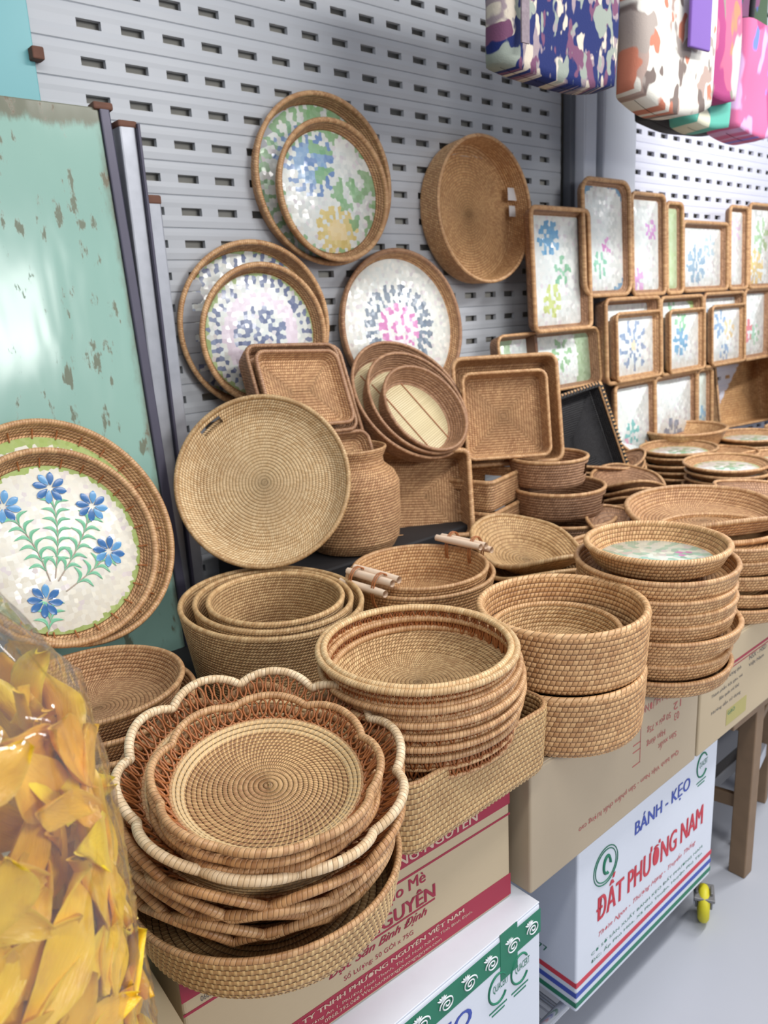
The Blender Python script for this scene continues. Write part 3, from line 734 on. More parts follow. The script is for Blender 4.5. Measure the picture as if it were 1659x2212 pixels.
# oval nest
def oval(label, a, b, h, pos, z=None, yaw=-10):
    return basket('oval_basket', label, 'basket', Shape(a, b, nu=150), h, pos, 0, yaw, mat='straw', rope='straw_rope', rr=.0052, flare=.028, wall=.007, pitch=.0062, stitch=.0066, hi=1, amp=.0011, at_base=True, cr=.02)
M['straw_rope'] = rope_mat('straw_binding', (212, 176, 122), (178, 136, 84), (104, 68, 38), twist=1.5)
oval('deep oval basket, outermost of the nested three', .177, .213, .185, (.781, 1.262, .762))
oval('middle oval basket of the nested three', .153, .183, .172, (.782, 1.255, .779))
oval('innermost oval basket of the nested three', .133, .150, .160, (.784, 1.248, .795))

# left round trays stack under the floral tray
for k, (R, z, dx, l) in enumerate([(.172, .762, .018, 'broad round basket at the bottom of the pile behind the mango bag'), (.165, .795, .014, 'round basket, second from the bottom behind the mango bag'),
                                (.158, .828, .008, 'round basket, second from the top behind the mango bag'), (.148, .862, 0, 'round basket on top of the pile behind the mango bag')]):
    basket('round_basket', l, 'basket', Shape(R, nu=120), .052, (.405 + dx, 1.235, z), mat='brown' if k < 2 else 'tan', rope='rope_tan', rr=.005, pitch=.007, stitch=.007, hi=1, at_base=True, flare=.02)

# big shallow coil tray
basket('coil_tray', 'big round shallow coiled tray leaning in the middle, pale at its centre', 'tray', Shape(.194, nu=140), .034, (.902, 1.445, 1.145), 69, -40, mat='pale', rope='straw_rope', rr=.0055, flare=.022, wall=.007,
       pitch=.0072, stitch=.0066, hi=1, amp=.0011, drop=lambda c: (c[:, 2] > .014) & (c[:, 2] < .027) & (np.abs(np.arctan2(c[:, 1], c[:, 0]) - 2.25) < .16), roll=0)

# vase
tv = thing('woven_vase', 'tall woven vase with a short flared neck behind the coiled tray', 'vase', (1.245, 1.565, .889))
shv = Shape(.128, nu=110)
woven('body', shv, [(.127, .005), (.03, .005), (.010, .03), (.006, .10), (.006, .18), (.016, .205), (.042, .225), (.044, .24), (.036, .262), (.032, .264), (.030, .262), (.040, .240), (.038, .222),
                    (.012, .20), (0, .175), (0, .09), (.006, .03), (.020, .004), (.03, 0), (.127, 0)], M['tan'], tv, .0075, .0085, 1, .0012)
rim_rope('rim', shv, .032, .265, .004, M['rope_tan'], tv)

# round baskets with peeled-stick handles
def sticks(t, R, h, ang):
    a = math.radians(ang); ca, sa = math.cos(a), math.sin(a)
    for k in range(3):
        r = R + [-.030, -.010, .012][k]; z = h + [.036, .034, .018][k]
        p = Vector((r * ca, r * sa, z)); d = Vector((-sa, ca, 0)) * .066
        tube('wood_stick', [p - d, p - d * .4, p + d * .4, p + d], [.0078, .0088, .0088, .0078], M['stick'], t, 8, closed=False)
    for s_ in (-.034, .034):
        c = Vector((R * ca, R * sa, 0)) + Vector((-sa, ca, 0)) * s_; q = np.linspace(0, 2 * PI, 18, endpoint=False)
        for o_ in (-.003, .003):
            P = [(c.x + ca * (.026 * math.cos(v) - .008) - sa * o_, c.y + sa * (.026 * math.cos(v) - .008) + ca * o_, h + .010 + .040 * math.sin(v)) for v in q]
            tube('cane_tie', P, .0018, M['lace'], t, 5)
for k, (R, z, l) in enumerate([(.166, .842, 'round basket with peeled wood stick handles, outer of the nested pair'), (.152, .858, 'round basket nested inside the one with stick handles')]):
    tb = basket('round_basket', l, 'basket', Shape(R, nu=120), .086, (1.133, 1.195, z - .004), mat='honey', rope='rope_tan', rr=.005, pitch=.0078, hi=1, at_base=True, flare=.022)
    if k == 0: sticks(tb, R, .087, 184); sticks(tb, R, .087, 4)
basket('round_basket', 'shallow basket hidden under the stick-handled pair', 'basket', Shape(.155, nu=96), .075, (1.14, 1.2, .7605), mat='brown', pitch=.008, hi=0, at_base=True)

# ------------------------------------------------------------------ floral tray (left)
M['pearl_plain'] = pearl_mat('pearl_mosaic', [(0, 0, .155, .30, 0, 0, (150, 176, 84), 0)], base=(232, 228, 212), tint=(214, 214, 208), tile=.009)
M['pearl_plain2'] = pearl_mat('pearl_mosaic_large', [(0, 0, .184, .34, 0, 0, (150, 176, 84), 0)], base=(232, 228, 212), tint=(214, 214, 208), tile=.009)
M['petal_blue'] = plain('blue_shell', (44, 100, 158), .25, var=.35, scale=90); M['petal_light'] = plain('light_blue_shell', (84, 144, 192), .25, var=.3, scale=90)
M['leaf_green'] = plain('green_shell', (104, 176, 138), .3, var=.3, scale=70); M['stem_grey'] = plain('grey_inlay', (176, 160, 146), .4)
def petal_mesh(L, W, curve=0., name='petal'):
    n = 9; V = []; F = []
    for i in range(n):
        s = i / (n - 1); w = W * math.sin(PI * min(1, s * .98 + .02)) ** .7 * (.55 + .6 * s); x = L * s; y = curve * math.sin(PI * s)
        V += [(x, y - w / 2, 0), (x, y, .0009), (x, y + w / 2, 0)]
    for i in range(n - 1):
        for j in (0, 1): F.append((i * 3 + j, i * 3 + j + 1, i * 3 + j + 4, i * 3 + j + 3)[::-1])
    me = bpy.data.meshes.new(name); me.from_pydata(V, [], F); me.update(); me.polygons.foreach_set('use_smooth', [True] * len(me.polygons)); return me
PET = petal_mesh(.019, .011); PETL = petal_mesh(.019, .011); LEAF = petal_mesh(.026, .0062, .008, 'leaf'); LEAF2 = petal_mesh(.026, .0062, -.008, 'leaf')
PET.materials.append(M['petal_blue']); PETL.materials.append(M['petal_light']); LEAF.materials.append(M['leaf_green']); LEAF2.materials.append(M['leaf_green'])
def lay(me, name, t, x, y, z, ang, sc=1.):
    o = bpy.data.objects.new(name, me); link(o, t); o.location = (x, y, z); o.rotation_euler = (0, 0, ang); o.scale = (sc, sc, 1); return o
def flower(t, x, y, z, n=8, sc=1.):
    for k in range(n):
        a = k * 2 * PI / n + .2 + rng.uniform(-.08, .08)
        lay(PET if rng.rand() < .6 else PETL, 'petal', t, x + .004 * sc * math.cos(a), y + .004 * sc * math.sin(a), z, a + .25, sc)
def floral_tray(label, R, rimpos, tilt, yaw, pearl, flowers=True):
    sh = Shape(R, nu=150); h = .034
    t = basket('floral_tray', label, 'tray', sh, h, rimpos, tilt, yaw, mat='tan', rope='rope_tan', rr=.0065, flare=.012, wall=.008, pitch=.0075, hi=1, ft=.005, cr=.006)
    pan = panel_disc(t, sh, .026, .0065, M[pearl])
    z = .0106
    for k in range(26):   # cane ties that hold the inlay board
        a = k * 2 * PI / 26; p = np.array([math.cos(a), math.sin(a)])
        tube('cane_tie', [tuple(p * (R - .030)) + (.0105,), tuple(p * (R - .023)) + (.014,), tuple(p * (R - .012)) + (.021,), tuple(p * (R - .004)) + (h + .004,)], .0016, M['lace'], t, 5, closed=False)
    if flowers:
        sc = R / .192
        root = (.005, -.16)
        heads = [(-.069, .100), (.025, .117), (.093, .064), (.095, -.033), (-.053, -.091)]
        bases = [(-.032, -.058), (-.022, -.056), (-.018, -.062), (-.010, -.085), (-.075, -.160)]
        for (hx_, hy_), (bx, by) in zip(heads, bases):
            P = [(bx + (hx_ - bx) * s + .010 * math.sin(PI * s), by + (hy_ - by) * s, z - .0006) for s in np.linspace(0, .9, 9)]
            tube('stem', np.array(P) * [sc, sc, 1], .0013, M['stem_grey'], pan, 5, closed=False)
            L = math.hypot(hx_ - bx, hy_ - by); n = max(2, int(L / .024)); an = math.atan2(hy_ - by, hx_ - bx)
            for k in range(1, n + 1):
                s = k / (n + 1.0) * .85; px, py = bx + (hx_ - bx) * s + .010 * math.sin(PI * s), by + (hy_ - by) * s
                lay(LEAF, 'leaf', pan, px * sc, py * sc, z, an - .95, sc * 1.3); lay(LEAF2, 'leaf', pan, px * sc, py * sc, z, an + .95, sc * 1.3)
            flower(pan, hx_ * sc, hy_ * sc, z + .0008, 8, 1.42 * sc)
    return t
floral_tray('large pearl inlay tray with blue flowers and green leaves, leaning at the left', .190, (.457, 1.45, 1.104), 65.6, 5.4, 'pearl_plain')
floral_tray('larger green-bordered pearl tray standing behind the blue flower tray', .230, (.490, 1.492, 1.120), 63.1, 15.4, 'pearl_plain2', False)

# ------------------------------------------------------------------ trays hung on the shutter
BLUE, LB, GRN, YEL, PNK, NVY = (88, 128, 184), (132, 168, 204), (128, 176, 124), (214, 190, 104), (206, 110, 178), (84, 100, 142)
def pearl_round(label, R, rimpos, tilt, yaw, bands, h=.034, rope='rope_tan', name='pearl_tray', tile=.011, base=(226, 228, 222)):
    sh = Shape(R, nu=120)
    t = basket(name, label, 'tray', sh, h, rimpos, tilt, yaw, mat='tan', rope=rope, rr=.007, flare=.012, wall=.009, pitch=.008, hi=1, ft=.005, cr=.006)
    panel_disc(t, sh, .024, .0065, pearl_mat(name + '_mosaic', bands, base, tile)); return t
A_b = [(-.06, .07, .0, .085, 14, .55, BLUE, 12), (-.06, .07, .02, .05, 0, 0, LB, 0), (.06, .09, .05, .12, 9, .45, GRN, 0), (.01, -.10, .0, .068, 12, .7, YEL, 0), (.01, -.10, 0, .03, 0, 0, (230, 206, 150), 0),
       (0, 0, .15, .19, 30, .45, GRN, 0), (.10, -.03, .03, .07, 6, .5, GRN, 5)]
pearl_round('large round pearl tray high on the shutter, green-edged, holding a smaller one', .222, (1.417, 1.80, 1.845), 88, -3.5, [(0, 0, .185, .23, 40, .6, GRN, 0)] + A_b, h=.045)
pearl_round('smaller round pearl tray with blue swirl and yellow flower, inside the high one', .182, (1.412, 1.757, 1.812), 87, -2, A_b)
basket('deep_tray', 'plain deep round tray hung right of the high pearl trays', 'tray', Shape(.226, nu=120), .085, (2.03, 1.76, 1.788), 87, 0, mat='honey', rope='rope_tan', rr=.006, flare=.006, wall=.008, pitch=.0085, hi=1)
M['sticker'] = plain('white_sticker', (214, 214, 216), .3)
tb = bpy.data.objects['deep_tray']
boxm('price_sticker', (.165, .045, .04), (.2165, .085, .0405), M['sticker'], tb); boxm('price_sticker', (.18, -.005, .03), (.2165, .030, .0305), M['sticker'], tb)
C_b = [(0, 0, 0, .075, 16, .55, NVY, 8), (0, 0, .075, .11, 0, 0, (222, 208, 222), 0), (0, 0, .118, .152, 36, .42, NVY, 0), (0, 0, .152, .2, 0, 0, (156, 184, 116), 0)]
pearl_round('round pearl tray with green rim and blue dashes, behind the smaller blue one', .216, (1.152, 1.797, 1.47), 90, -7, [(0, 0, .16, .2, 40, .45, NVY, 0), (0, 0, .19, .3, 0, 0, (156, 184, 116), 0)], h=.045)
pearl_round('smaller round pearl tray with a dashed blue mandala, inside the green-rimmed one', .181, (1.146, 1.752, 1.447), 89, -5.5, C_b)
D_b = [(0, 0, 0, .018, 0, 0, (244, 236, 240), 0), (0, 0, .018, .075, 13, .6, PNK, 0), (0, 0, .038, .052, 0, 0, (238, 232, 236), 0), (0, 0, .078, .135, 24, .62, (96, 114, 136), 0), (0, 0, .100, .116, 24, .3, (110, 130, 150), 0)]
pearl_round('round white pearl tray with pink centre and grey-blue starburst', .232, (1.666, 1.78, 1.440), 83, -4, D_b, rope='rope_brown', base=(236, 236, 228))

# rectangular wicker trays, E
def rect_tray(label, w, l, h, rimpos, tilt, yaw, roll=0, mat='brown', rope='rope_brown', name='rectangular_tray', cat='tray', rc=.03, hi=1, pearl=None, pitch=.0078, rr=.0055, drop=None, flare=.010, inset=.018, **k):
    sh = Shape(w / 2, l / 2, rc, nu=120)
    t = basket(name, label, cat, sh, h, rimpos, tilt, yaw, roll, mat=mat, rope=rope, rr=rr, flare=flare, wall=.007, pitch=pitch, hi=hi, cr=.006, drop=drop, **k)
    if mat == 'black': boxm('tan_side', (w / 2 - .004, -l / 2, .0), (w / 2 + .016, l / 2, h), M['cane'], t, .004)
    if pearl:
        panel_disc(t, Shape(w / 2, l / 2, rc, nu=48), inset, .0065, pearl)
    return t
rect_tray('long rectangular wicker tray leaning below the blue mandala trays', 0.305, .49, .05, (1.185, 1.615, 1.194), 66, 0, -3)
rect_tray('small rectangular wicker tray in the upper half of the long one', .253, .205, .032, (1.160, 1.612, 1.316), 65, 0, -4, mat='tan')
rect_tray('square-cornered wicker tray just inside the long leaning one', .280, .245, .036, (1.162, 1.628, 1.312), 66, 0, -3)
rect_tray('small wicker tray in the lower half of the long one, partly hidden', .235, .20, .032, (1.205, 1.545, 1.105), 66, 0, -3, mat='tan')

# oval/round nested with bamboo bottoms, F
def bamboo_mat():
    B = NB('split_bamboo'); tc = B.new('ShaderNodeTexCoord').outputs['Object']; x, y, _ = B.sep(tc)
    f = B.math('FRACT', B.math('MULTIPLY', y, 160.)); a = B.math('ABSOLUTE', B.math('MULTIPLY_ADD', f, 2., -1.))
    c = B.mix(B.smooth(a, .7, 1.), s2l((214, 200, 160)), s2l((150, 126, 88)))
    wn = B.new('ShaderNodeTexWhiteNoise', noise_dimensions='1D'); B.l.new(B.math('FLOOR', B.math('MULTIPLY', y, 160.)), wn.inputs['W'])
    c = B.mix(B.math('MULTIPLY', wn.outputs[0], .3), c, s2l((176, 158, 118)))
    return B.fin(c, .45, B.bump(B.math('SUBTRACT', 1., a), .001), .5)
M['bamboo'] = bamboo_mat()
for k, (R, x, y, z, l) in enumerate([(.197, 1.537, 1.625, 1.245, 'outermost of three nested round baskets with split-bamboo bottoms'), (.170, 1.540, 1.60, 1.236, 'middle one of three nested round baskets with split-bamboo bottoms'),
                                   (.141, 1.543, 1.575, 1.222, 'innermost nested round basket showing a cream split-bamboo bottom')]):
    def ex(t, R=R):
        sh = Shape(R, nu=90); panel_disc(t, sh, .03, .007, M['bamboo'], 'bamboo_bottom', .002)
        for xx in (-.045, .045): tube('cross_tie', [(xx, -.75 * R, .0105), (xx, 0, .0105), (xx, .75 * R, .0105)], .002, M['lace'], t, 5, closed=False)
    basket('bamboo_basket', l, 'basket', Shape(R, nu=120), .06, (x, y, z), 54, 0, mat='brown', rope='rope_brown', rr=.005, flare=.018, pitch=.0085, hi=1, extra=ex, roll=20)
# horizontal long pearl tray behind G
pm_white = pearl_mat('white_green_mosaic', [(0, 0, .20, .5, 0, 0, (150, 180, 140), 0), (.1, .02, .02, .06, 7, .5, GRN, 0)], base=(232, 238, 234))
t = rect_tray('long pearl tray with a raised divider behind the deep square tray', .59, .215, .045, (2.325, 1.715, 1.285), 84, 0, mat='brown', pearl=pm_white, rope='rope_tan')
boxm('divider', (-.10, -.10, .005), (-.085, .10, .05), M['rope_tan'], t, .004)
# G deep square trays
rect_tray('deep square wicker tray with handle holes, facing left beside the black tray', .33, .335, .075, (1.860, 1.54, 1.178), 76, -36, mat='tan', rc=.03, rope='rope_tan', rr=.007)
rect_tray('square wicker tray set inside the deep square one', .262, .262, .05, (1.812, 1.505, 1.172), 77, -36, mat='tan', rc=.026, rope='rope_tan')
# J
rect_tray('deep rectangular wicker box leaning between the vase and the handled boxes', .335, .25, .075, (1.455, 1.545, .992), 70, -30, -4, mat='tan', rc=.02, rope='rope_tan', rr=.008)
# black tray
t = rect_tray('black woven tray with zigzag edge and tan side, leaning at the middle right', .34, .36, .05, (2.36, 1.62, 1.00), 72, -14, 9, mat='black', rope='rope_tan', rc=.01)
V = []; F = []
for k in range(22):
    a = k / 22 * .34 - .17; V += [(a, .17, .052), (a + .0077, .185, .060), (a + .0154, .17, .052)]; F.append((3 * k, 3 * k + 1, 3 * k + 2))
    V += [(.17, a, .052), (.185, a + .0077, .060), (.17, a + .0154, .052)]; n = len(V); F.append((n - 3, n - 2, n - 1))
F = []; V2 = []
for k in range(22):
    a = k / 22 * .34 - .17
    for (p0, p1, p2) in (((a, .165, .05), (a + .0077, .186, .05), (a + .0154, .165, .05)), ((.165, a, .05), (.186, a + .0077, .05), (.165, a + .0154, .05)), ((-.165, a, .05), (-.186, a + .0077, .05), (-.165, a + .0154, .05))):
        b = len(V2); V2 += [p0, p1, p2] + [(p[0], p[1], .056) for p in (p0, p1, p2)]
        F += [(b, b + 1, b + 2), (b + 3, b + 5, b + 4), (b, b + 3, b + 4, b + 1), (b + 1, b + 4, b + 5, b + 2), (b, b + 2, b + 5, b + 3)]
npmesh('zigzag_edge', V2, F, M['black'], t, smooth=False)

# ------------------------------------------------------------------ rows of rectangular pearl trays on the right
def pm(name, blobs, base=(230, 234, 232), tile=.014): return pearl_mat(name, blobs, base, tile)
RT = [  # x0, x1, z0, z1, y, material blobs, label, depth
    (2.285, 2.635, 1.385, 1.815, 1.775, [(-.03, .11, 0, .062, 8, .7, (70, 150, 200), 0), (.04, .0, .0, .05, 5, .5, (110, 180, 140), 0), (-.02, -.10, 0, .055, 7, .7, (190, 206, 110), 0)], 'tall pearl tray with a blue and a yellow-green flower, leftmost of the rectangular ones', .065),
    (2.60, 2.925, 1.50, 1.93, 1.785, [(0, 0, .19, .3, 0, 0, (90, 150, 190), 0), (.03, -.02, 0, .03, 6, .6, (206, 120, 190), 0), (-.02, -.09, 0, .045, 7, .5, (120, 190, 160), 0)], 'tall round-cornered pearl tray with blue border and small pink flower, top row', .05),
    (2.935, 3.195, 1.495, 1.895, 1.785, [(.05, .06, 0, .04, 6, .6, (206, 140, 210), 0), (-.06, -.13, 0, .05, 6, .6, (206, 150, 206), 0)], 'white and lilac pearl tray, second of the top row', .045),
    (3.205, 3.345, 1.495, 1.87, 1.785, [(0, 0, 0, .3, 0, 0, (176, 200, 150), 0)], 'narrow pale green pearl tray, third of the top row', .04),
    (3.355, 3.78, 1.50, 1.80, 1.79, [(-.04, -.03, 0, .08, 8, .6, (130, 164, 190), 0), (.08, .05, 0, .05, 6, .5, (160, 190, 206), 0)], 'squarish pearl tray with grey-blue flower, fourth of the top row', .055),
    (3.79, 3.985, 1.50, 1.88, 1.79, [(0, .08, 0, .06, 6, .5, (214, 190, 224), 0)], 'narrow lilac-white pearl tray, fifth of the top row', .045),
    (3.995, 4.33, 1.50, 1.90, 1.79, [(-.05, -.10, 0, .09, 9, .6, (220, 190, 110), 0), (.02, .05, 0, .08, 6, .5, (150, 190, 140), 0)], 'pearl tray with yellow and green flowers at the far right of the top row', .05),
    (2.735, 3.145, 1.155, 1.490, 1.765, [(0, 0, .0, .10, 9, .35, (120, 144, 180), 4), (0, 0, 0, .02, 0, 0, (226, 206, 170), 0)], 'white pearl tray with small blue flowers, leftmost of the middle row', .085),
    (3.16, 3.535, 1.150, 1.485, 1.77, [(-.02, .0, 0, .06, 7, .6, (90, 150, 190), 0), (0, 0, .175, .3, 0, 0, (160, 200, 110), 0), (-.02, .09, 0, .05, 6, .5, (120, 186, 140), 0)], 'pearl tray with blue-green flower and lime border, second of the middle row', .07),
    (3.55, 3.96, 1.150, 1.490, 1.775, [(-.05, .05, 0, .06, 6, .5, (120, 156, 196), 0), (0, -.08, 0, .04, 6, .5, (120, 156, 196), 0), (.04, .02, 0, .05, 6, .5, (224, 200, 150), 0)], 'cream pearl tray with blue sprigs, third of the middle row', .07),
    (3.975, 4.28, 1.150, 1.50, 1.78, [(-.05, -.03, 0, .05, 6, .6, (214, 110, 120), 0), (.03, -.05, 0, .05, 6, .5, (150, 200, 170), 0)], 'pearl tray with a red blossom, fourth of the middle row', .055),
    (4.29, 4.65, 1.150, 1.50, 1.78, [(0, 0, .0, .1, 7, .4, (150, 190, 200), 0)], 'pearl tray cut by the right edge of the picture, middle row', .055),
    (2.800, 3.115, .835, 1.150, 1.755, [(0, -.06, 0, .05, 6, .5, (110, 190, 190), 0), (-.05, -.12, 0, .05, 6, .5, (220, 150, 180), 0)], 'tall cream pearl tray beside the black tray, bottom row', .045),
    (3.125, 3.50, .85, 1.148, 1.765, [(0, -.13, 0, .08, 8, .6, (110, 130, 160), 0)], 'white pearl tray with dark blue corner flower, second of the bottom row', .045),
    (3.51, 3.66, .86, 1.148, 1.77, [(0, 0, 0, .3, 0, 0, (196, 206, 196), 0), (0, -.08, 0, .05, 6, .6, (120, 170, 200), 0)], 'narrow grey-green pearl tray, third of the bottom row', .045),
]
for k, (x0, x1, z0, z1, y, bl, lab, dep) in enumerate(RT):
    q = .955; x0, x1, y, z0, z1, dep = x0 * q, x1 * q, y * q, 1.5 + (z0 - 1.5) * q, 1.5 + (z1 - 1.5) * q, dep * .62
    wd, ht = x1 - x0, z1 - z0; rc = .05 if k == 1 else .025
    t = rect_tray(lab, wd, ht, dep, ((x0 + x1) / 2, y, (z0 + z1) / 2), 87, 0, mat='brown', rope='rope_tan', name='pearl_rectangle_tray', rc=rc, hi=0, pearl=pm('chip_mosaic', bl), inset=.022, pitch=.01, rr=.008)
    t['group'] = 'rectangular pearl trays along the shutter'
    if k in (7, 8, 9):   # a smaller tray nested inside, set low
        rect_tray(lab.split(',')[0] + ', its inner nested twin', wd * .84, ht * .82, dep * .7, ((x0 + x1) / 2 + .02, y - .014, (z0 + z1) / 2 - .025), 87, 0, mat='tan', rope='rope_tan', name='pearl_rectangle_tray', rc=.02, hi=0,
                  pearl=pm('chip_mosaic', bl), inset=.018, pitch=.01, rr=.006)
# tilted pearl tray low beside the black one
rect_tray('small tilted pearl tray low beside the black tray', .28, .20, .03, (2.80, 1.64, .905), 38, 20, mat='tan', pearl=pm('chip_mosaic', [(0, 0, .08, .2, 0, 0, (150, 190, 140), 0)]), rope='rope_tan', hi=0)
# big wicker box at the wall
rect_tray('big tan wicker box standing on end near the far end of the bottom row', .52, .33, .12, (3.98, 1.73, 1.005), 80, -10, mat='honey', rope='rope_tan', rc=.02, hi=0, pitch=.012)
rect_tray('white and lilac pearl tray leaning before the big wicker box', .40, .42, .04, (4.22, 1.56, 1.02), 74, -8, mat='honey', rope='rope_tan', rc=.02, hi=0, pearl=pm('chip_mosaic', [(0, 0, 0, .07, 8, .5, (206, 140, 210), 0)]))

# ------------------------------------------------------------------ handled boxes and tubs
def hole(z0, z1, hw, side=None):
    def f(c):
        m = (c[:, 2] > z0) & (c[:, 2] < z1) & (np.abs(c[:, 1]) < hw)
        return m & (np.abs(c[:, 0]) > .05)
    return f
KZ = .775
for k, (z, l) in enumerate([(.915, 'wicker box with a square handle hole, upper of the two beside the leaning box'), (.835, 'wicker box with a handle hole, lower of the two beside the leaning box'), (.7565, 'wicker box without visible handle at the bottom of that pile')]):
    sh = Shape(.105, .095, .02, nu=260)
    t = basket('handled_box', l, 'basket', sh, .088 if k == 0 else .078, (1.715 - .010 * k, 1.535 - .012 * k, z), 0, 14, mat='tan', rope='rope_tan', rr=.007, pitch=.008, hi=1, flare=.004, at_base=True, drop=hole(.032, .064, .034))
for k, (R, z, l, dx) in enumerate([(.120, .955, 'round tub with an oval handle opening, upper of two behind the leaf-shaped baskets', 0), (.142, .865, 'round tub with handle openings, lower and wider of two', .01), (.15, .7565, 'wide round tub at the bottom under the other two', .01)]):
    basket('handled_tub', l, 'basket', Shape(R, R, nu=200), .082 if k < 2 else .10, (1.915 + dx, 1.43 - .03 * k, z), 0, -62, mat='brown', rope='rope_tan', rr=.006, pitch=.0085, hi=1, flare=.012, at_base=True, drop=hole(.035, .065, .034))
# leaf shaped nested baskets with twisted rims
def leafz(b):
    def zf(P):
        P = P.copy(); y = P[..., 1] / b
        P[..., 2] += .030 * (np.abs(y) ** 3) * (P[..., 2] > -1) + .010 * np.sin(y * 4) * np.clip(P[..., 2] / .04, 0, 1)
        return P
    return zf
for k, (a, b, z, l) in enumerate([(.128, .185, .868, 'oval leaf-shaped basket with upturned tips, topmost of four'), (.135, .195, .842, 'oval leaf-shaped basket, second of four'), (.138, .198, .816, 'oval leaf-shaped basket, third of four'), (.140, .198, .790, 'oval leaf-shaped basket, lowest of four')]):
    basket('leaf_basket', l, 'basket', Shape(a, b, nu=150), .045, (1.470 - .004 * k, 1.165 - .006 * k, z), 4, -24 - 5 * k, mat='straw', rope='straw_rope', rr=.0058, pitch=.0078, hi=1, flare=.05, cr=.018, at_base=True, zf=leafz(b))
basket('wicker_dish', 'coarse wicker dish half hidden under the leaf-shaped baskets', 'basket', Shape(.16, nu=96), .032, (1.44, 1.16, .7565), mat='brown', hi=0, at_base=True)
# a round white stick handle basket part seen (rear stick) is part of the pair already

# stack S: round trays under a pearl one
shS = Shape(.152, nu=130)
s0 = basket('round_tray', 'pearl-bottomed round basket on top of the tall round stack at the right', 'basket', Shape(.138, nu=120), .040, (1.366, .757, .985), 0, 0, mat='honey', rope='rope_plait', rr=.0065, pitch=.009, hi=1, flare=.016, at_base=True)
panel_disc(s0, Shape(.138, nu=90), .028, .0065, pearl_mat('green_flecked_mosaic', [(.05, -.03, 0, .016, 0, 0, (190, 90, 170), 0), (-.02, -.05, 0, .014, 0, 0, (224, 180, 90), 0), (0, 0, .02, .12, 14, .4, (140, 190, 170), 9)], base=(214, 220, 204), tile=.012))
base = None
labS = ['ring-shaped round basket right under the pearl-bottomed one', 'round basket, third from the top of the right-hand stack', 'round basket, fourth from the top of the right-hand stack', 'round basket, fifth from the top of the right-hand stack',
        'wide round tray, fourth from the bottom of the right-hand stack', 'round basket, third from the bottom of the right-hand stack', 'flat round tray, second from the bottom of the right-hand stack', 'pale flat round tray at the bottom of the right-hand stack']
for k, (z, sc) in enumerate([(.950, 1.03), (.921, 1.0), (.894, .99), (.867, .99), (.838, 1.05), (.814, .96), (.790, .97), (.7605, 1.0)]):
    if base is None:
        base = basket('round_tray', labS[0], 'basket', shS, .040, (0, 0, 0), mat='honey', rope='rope_tan', rr=.0056, pitch=.0085, hi=1, flare=.006, at_base=True)
        o = base
    else: o = dup(base, (0, 0, 0), None, labS[k])
    o.location = (1.366 + [.004, -.003, .003, 0, .006, -.004, .002, -.006][k], .757 + [.004, 0, -.002, 0, -.004, .002, 0, -.002][k], z); o.scale = (sc, sc, .8 if k else 1.0)
    o.rotation_euler = (math.radians([1, .4, -.6, .8, 1.2, -.8, .4, 0][k]), 0, .7 * k)
# big flat tray to the right and the stack below it
basket('broad_tray', 'broad oval tray with a wavy rim lying over the rightmost stack', 'tray', Shape(.20, .17, nu=140), .036, (1.87, .91, .925), 2, -30, mat='tan', rope='rope_tan', rr=.007, hi=1, flare=.018, at_base=True, zf=leafz(.2))
basket('broad_tray', 'broad oval tray just under the topmost wavy one', 'tray', Shape(.195, .168, nu=140), .030, (1.87, .905, .895), 1, -40, mat='tan', rope='rope_tan', rr=.007, hi=1, flare=.018, at_base=True)
for k, z in enumerate([.905, .871, .834, .797, .7605]):
    o = dup(base, (1.79 + .006 * (k % 2), .82 - .004 * k, z), None, ['round basket on top of the rightmost stack under the wavy trays', 'round basket, second in the rightmost stack', 'round basket, middle of the rightmost stack', 'round basket, second from the bottom of the rightmost stack', 'round basket at the bottom of the rightmost stack'][k], scale=None)
    o.scale = (1.02, 1.02, .82); o.rotation_euler = (math.radians([1, -1, 1.4, -1, 0][k]), 0, k)

# ------------------------------------------------------------------ flat trays spread on the counter at the right
dishp = basket('pearl_dish', 'x', 'dish', Shape(.135, nu=100), .028, (0, 0, 0), mat='tan', rope='rope_tan', rr=.0055, hi=0, flare=.022, at_base=True, pitch=.0085)
panel_disc(dishp, Shape(.135, nu=60), .032, .0065, pm('dish_mosaic', [(.02, .0, 0, .05, 7, .5, (120, 180, 140), 0), (0, 0, .09, .2, 0, 0, (170, 200, 140), 0)]))
dishb = basket('wicker_plate', 'x', 'dish', Shape(.135, nu=100), .028, (0, 0, 0), mat='tan', rope='rope_tan', rr=.0055, hi=0, flare=.022, at_base=True, pitch=.0085)
leafd = basket('leaf_dish', 'x', 'dish', Shape(.10, .17, nu=100), .03, (0, 0, 0), mat='brown', rope='rope_tan', rr=.005, hi=0, flare=.03, at_base=True, zf=leafz(.17), pitch=.0085)
used = set()
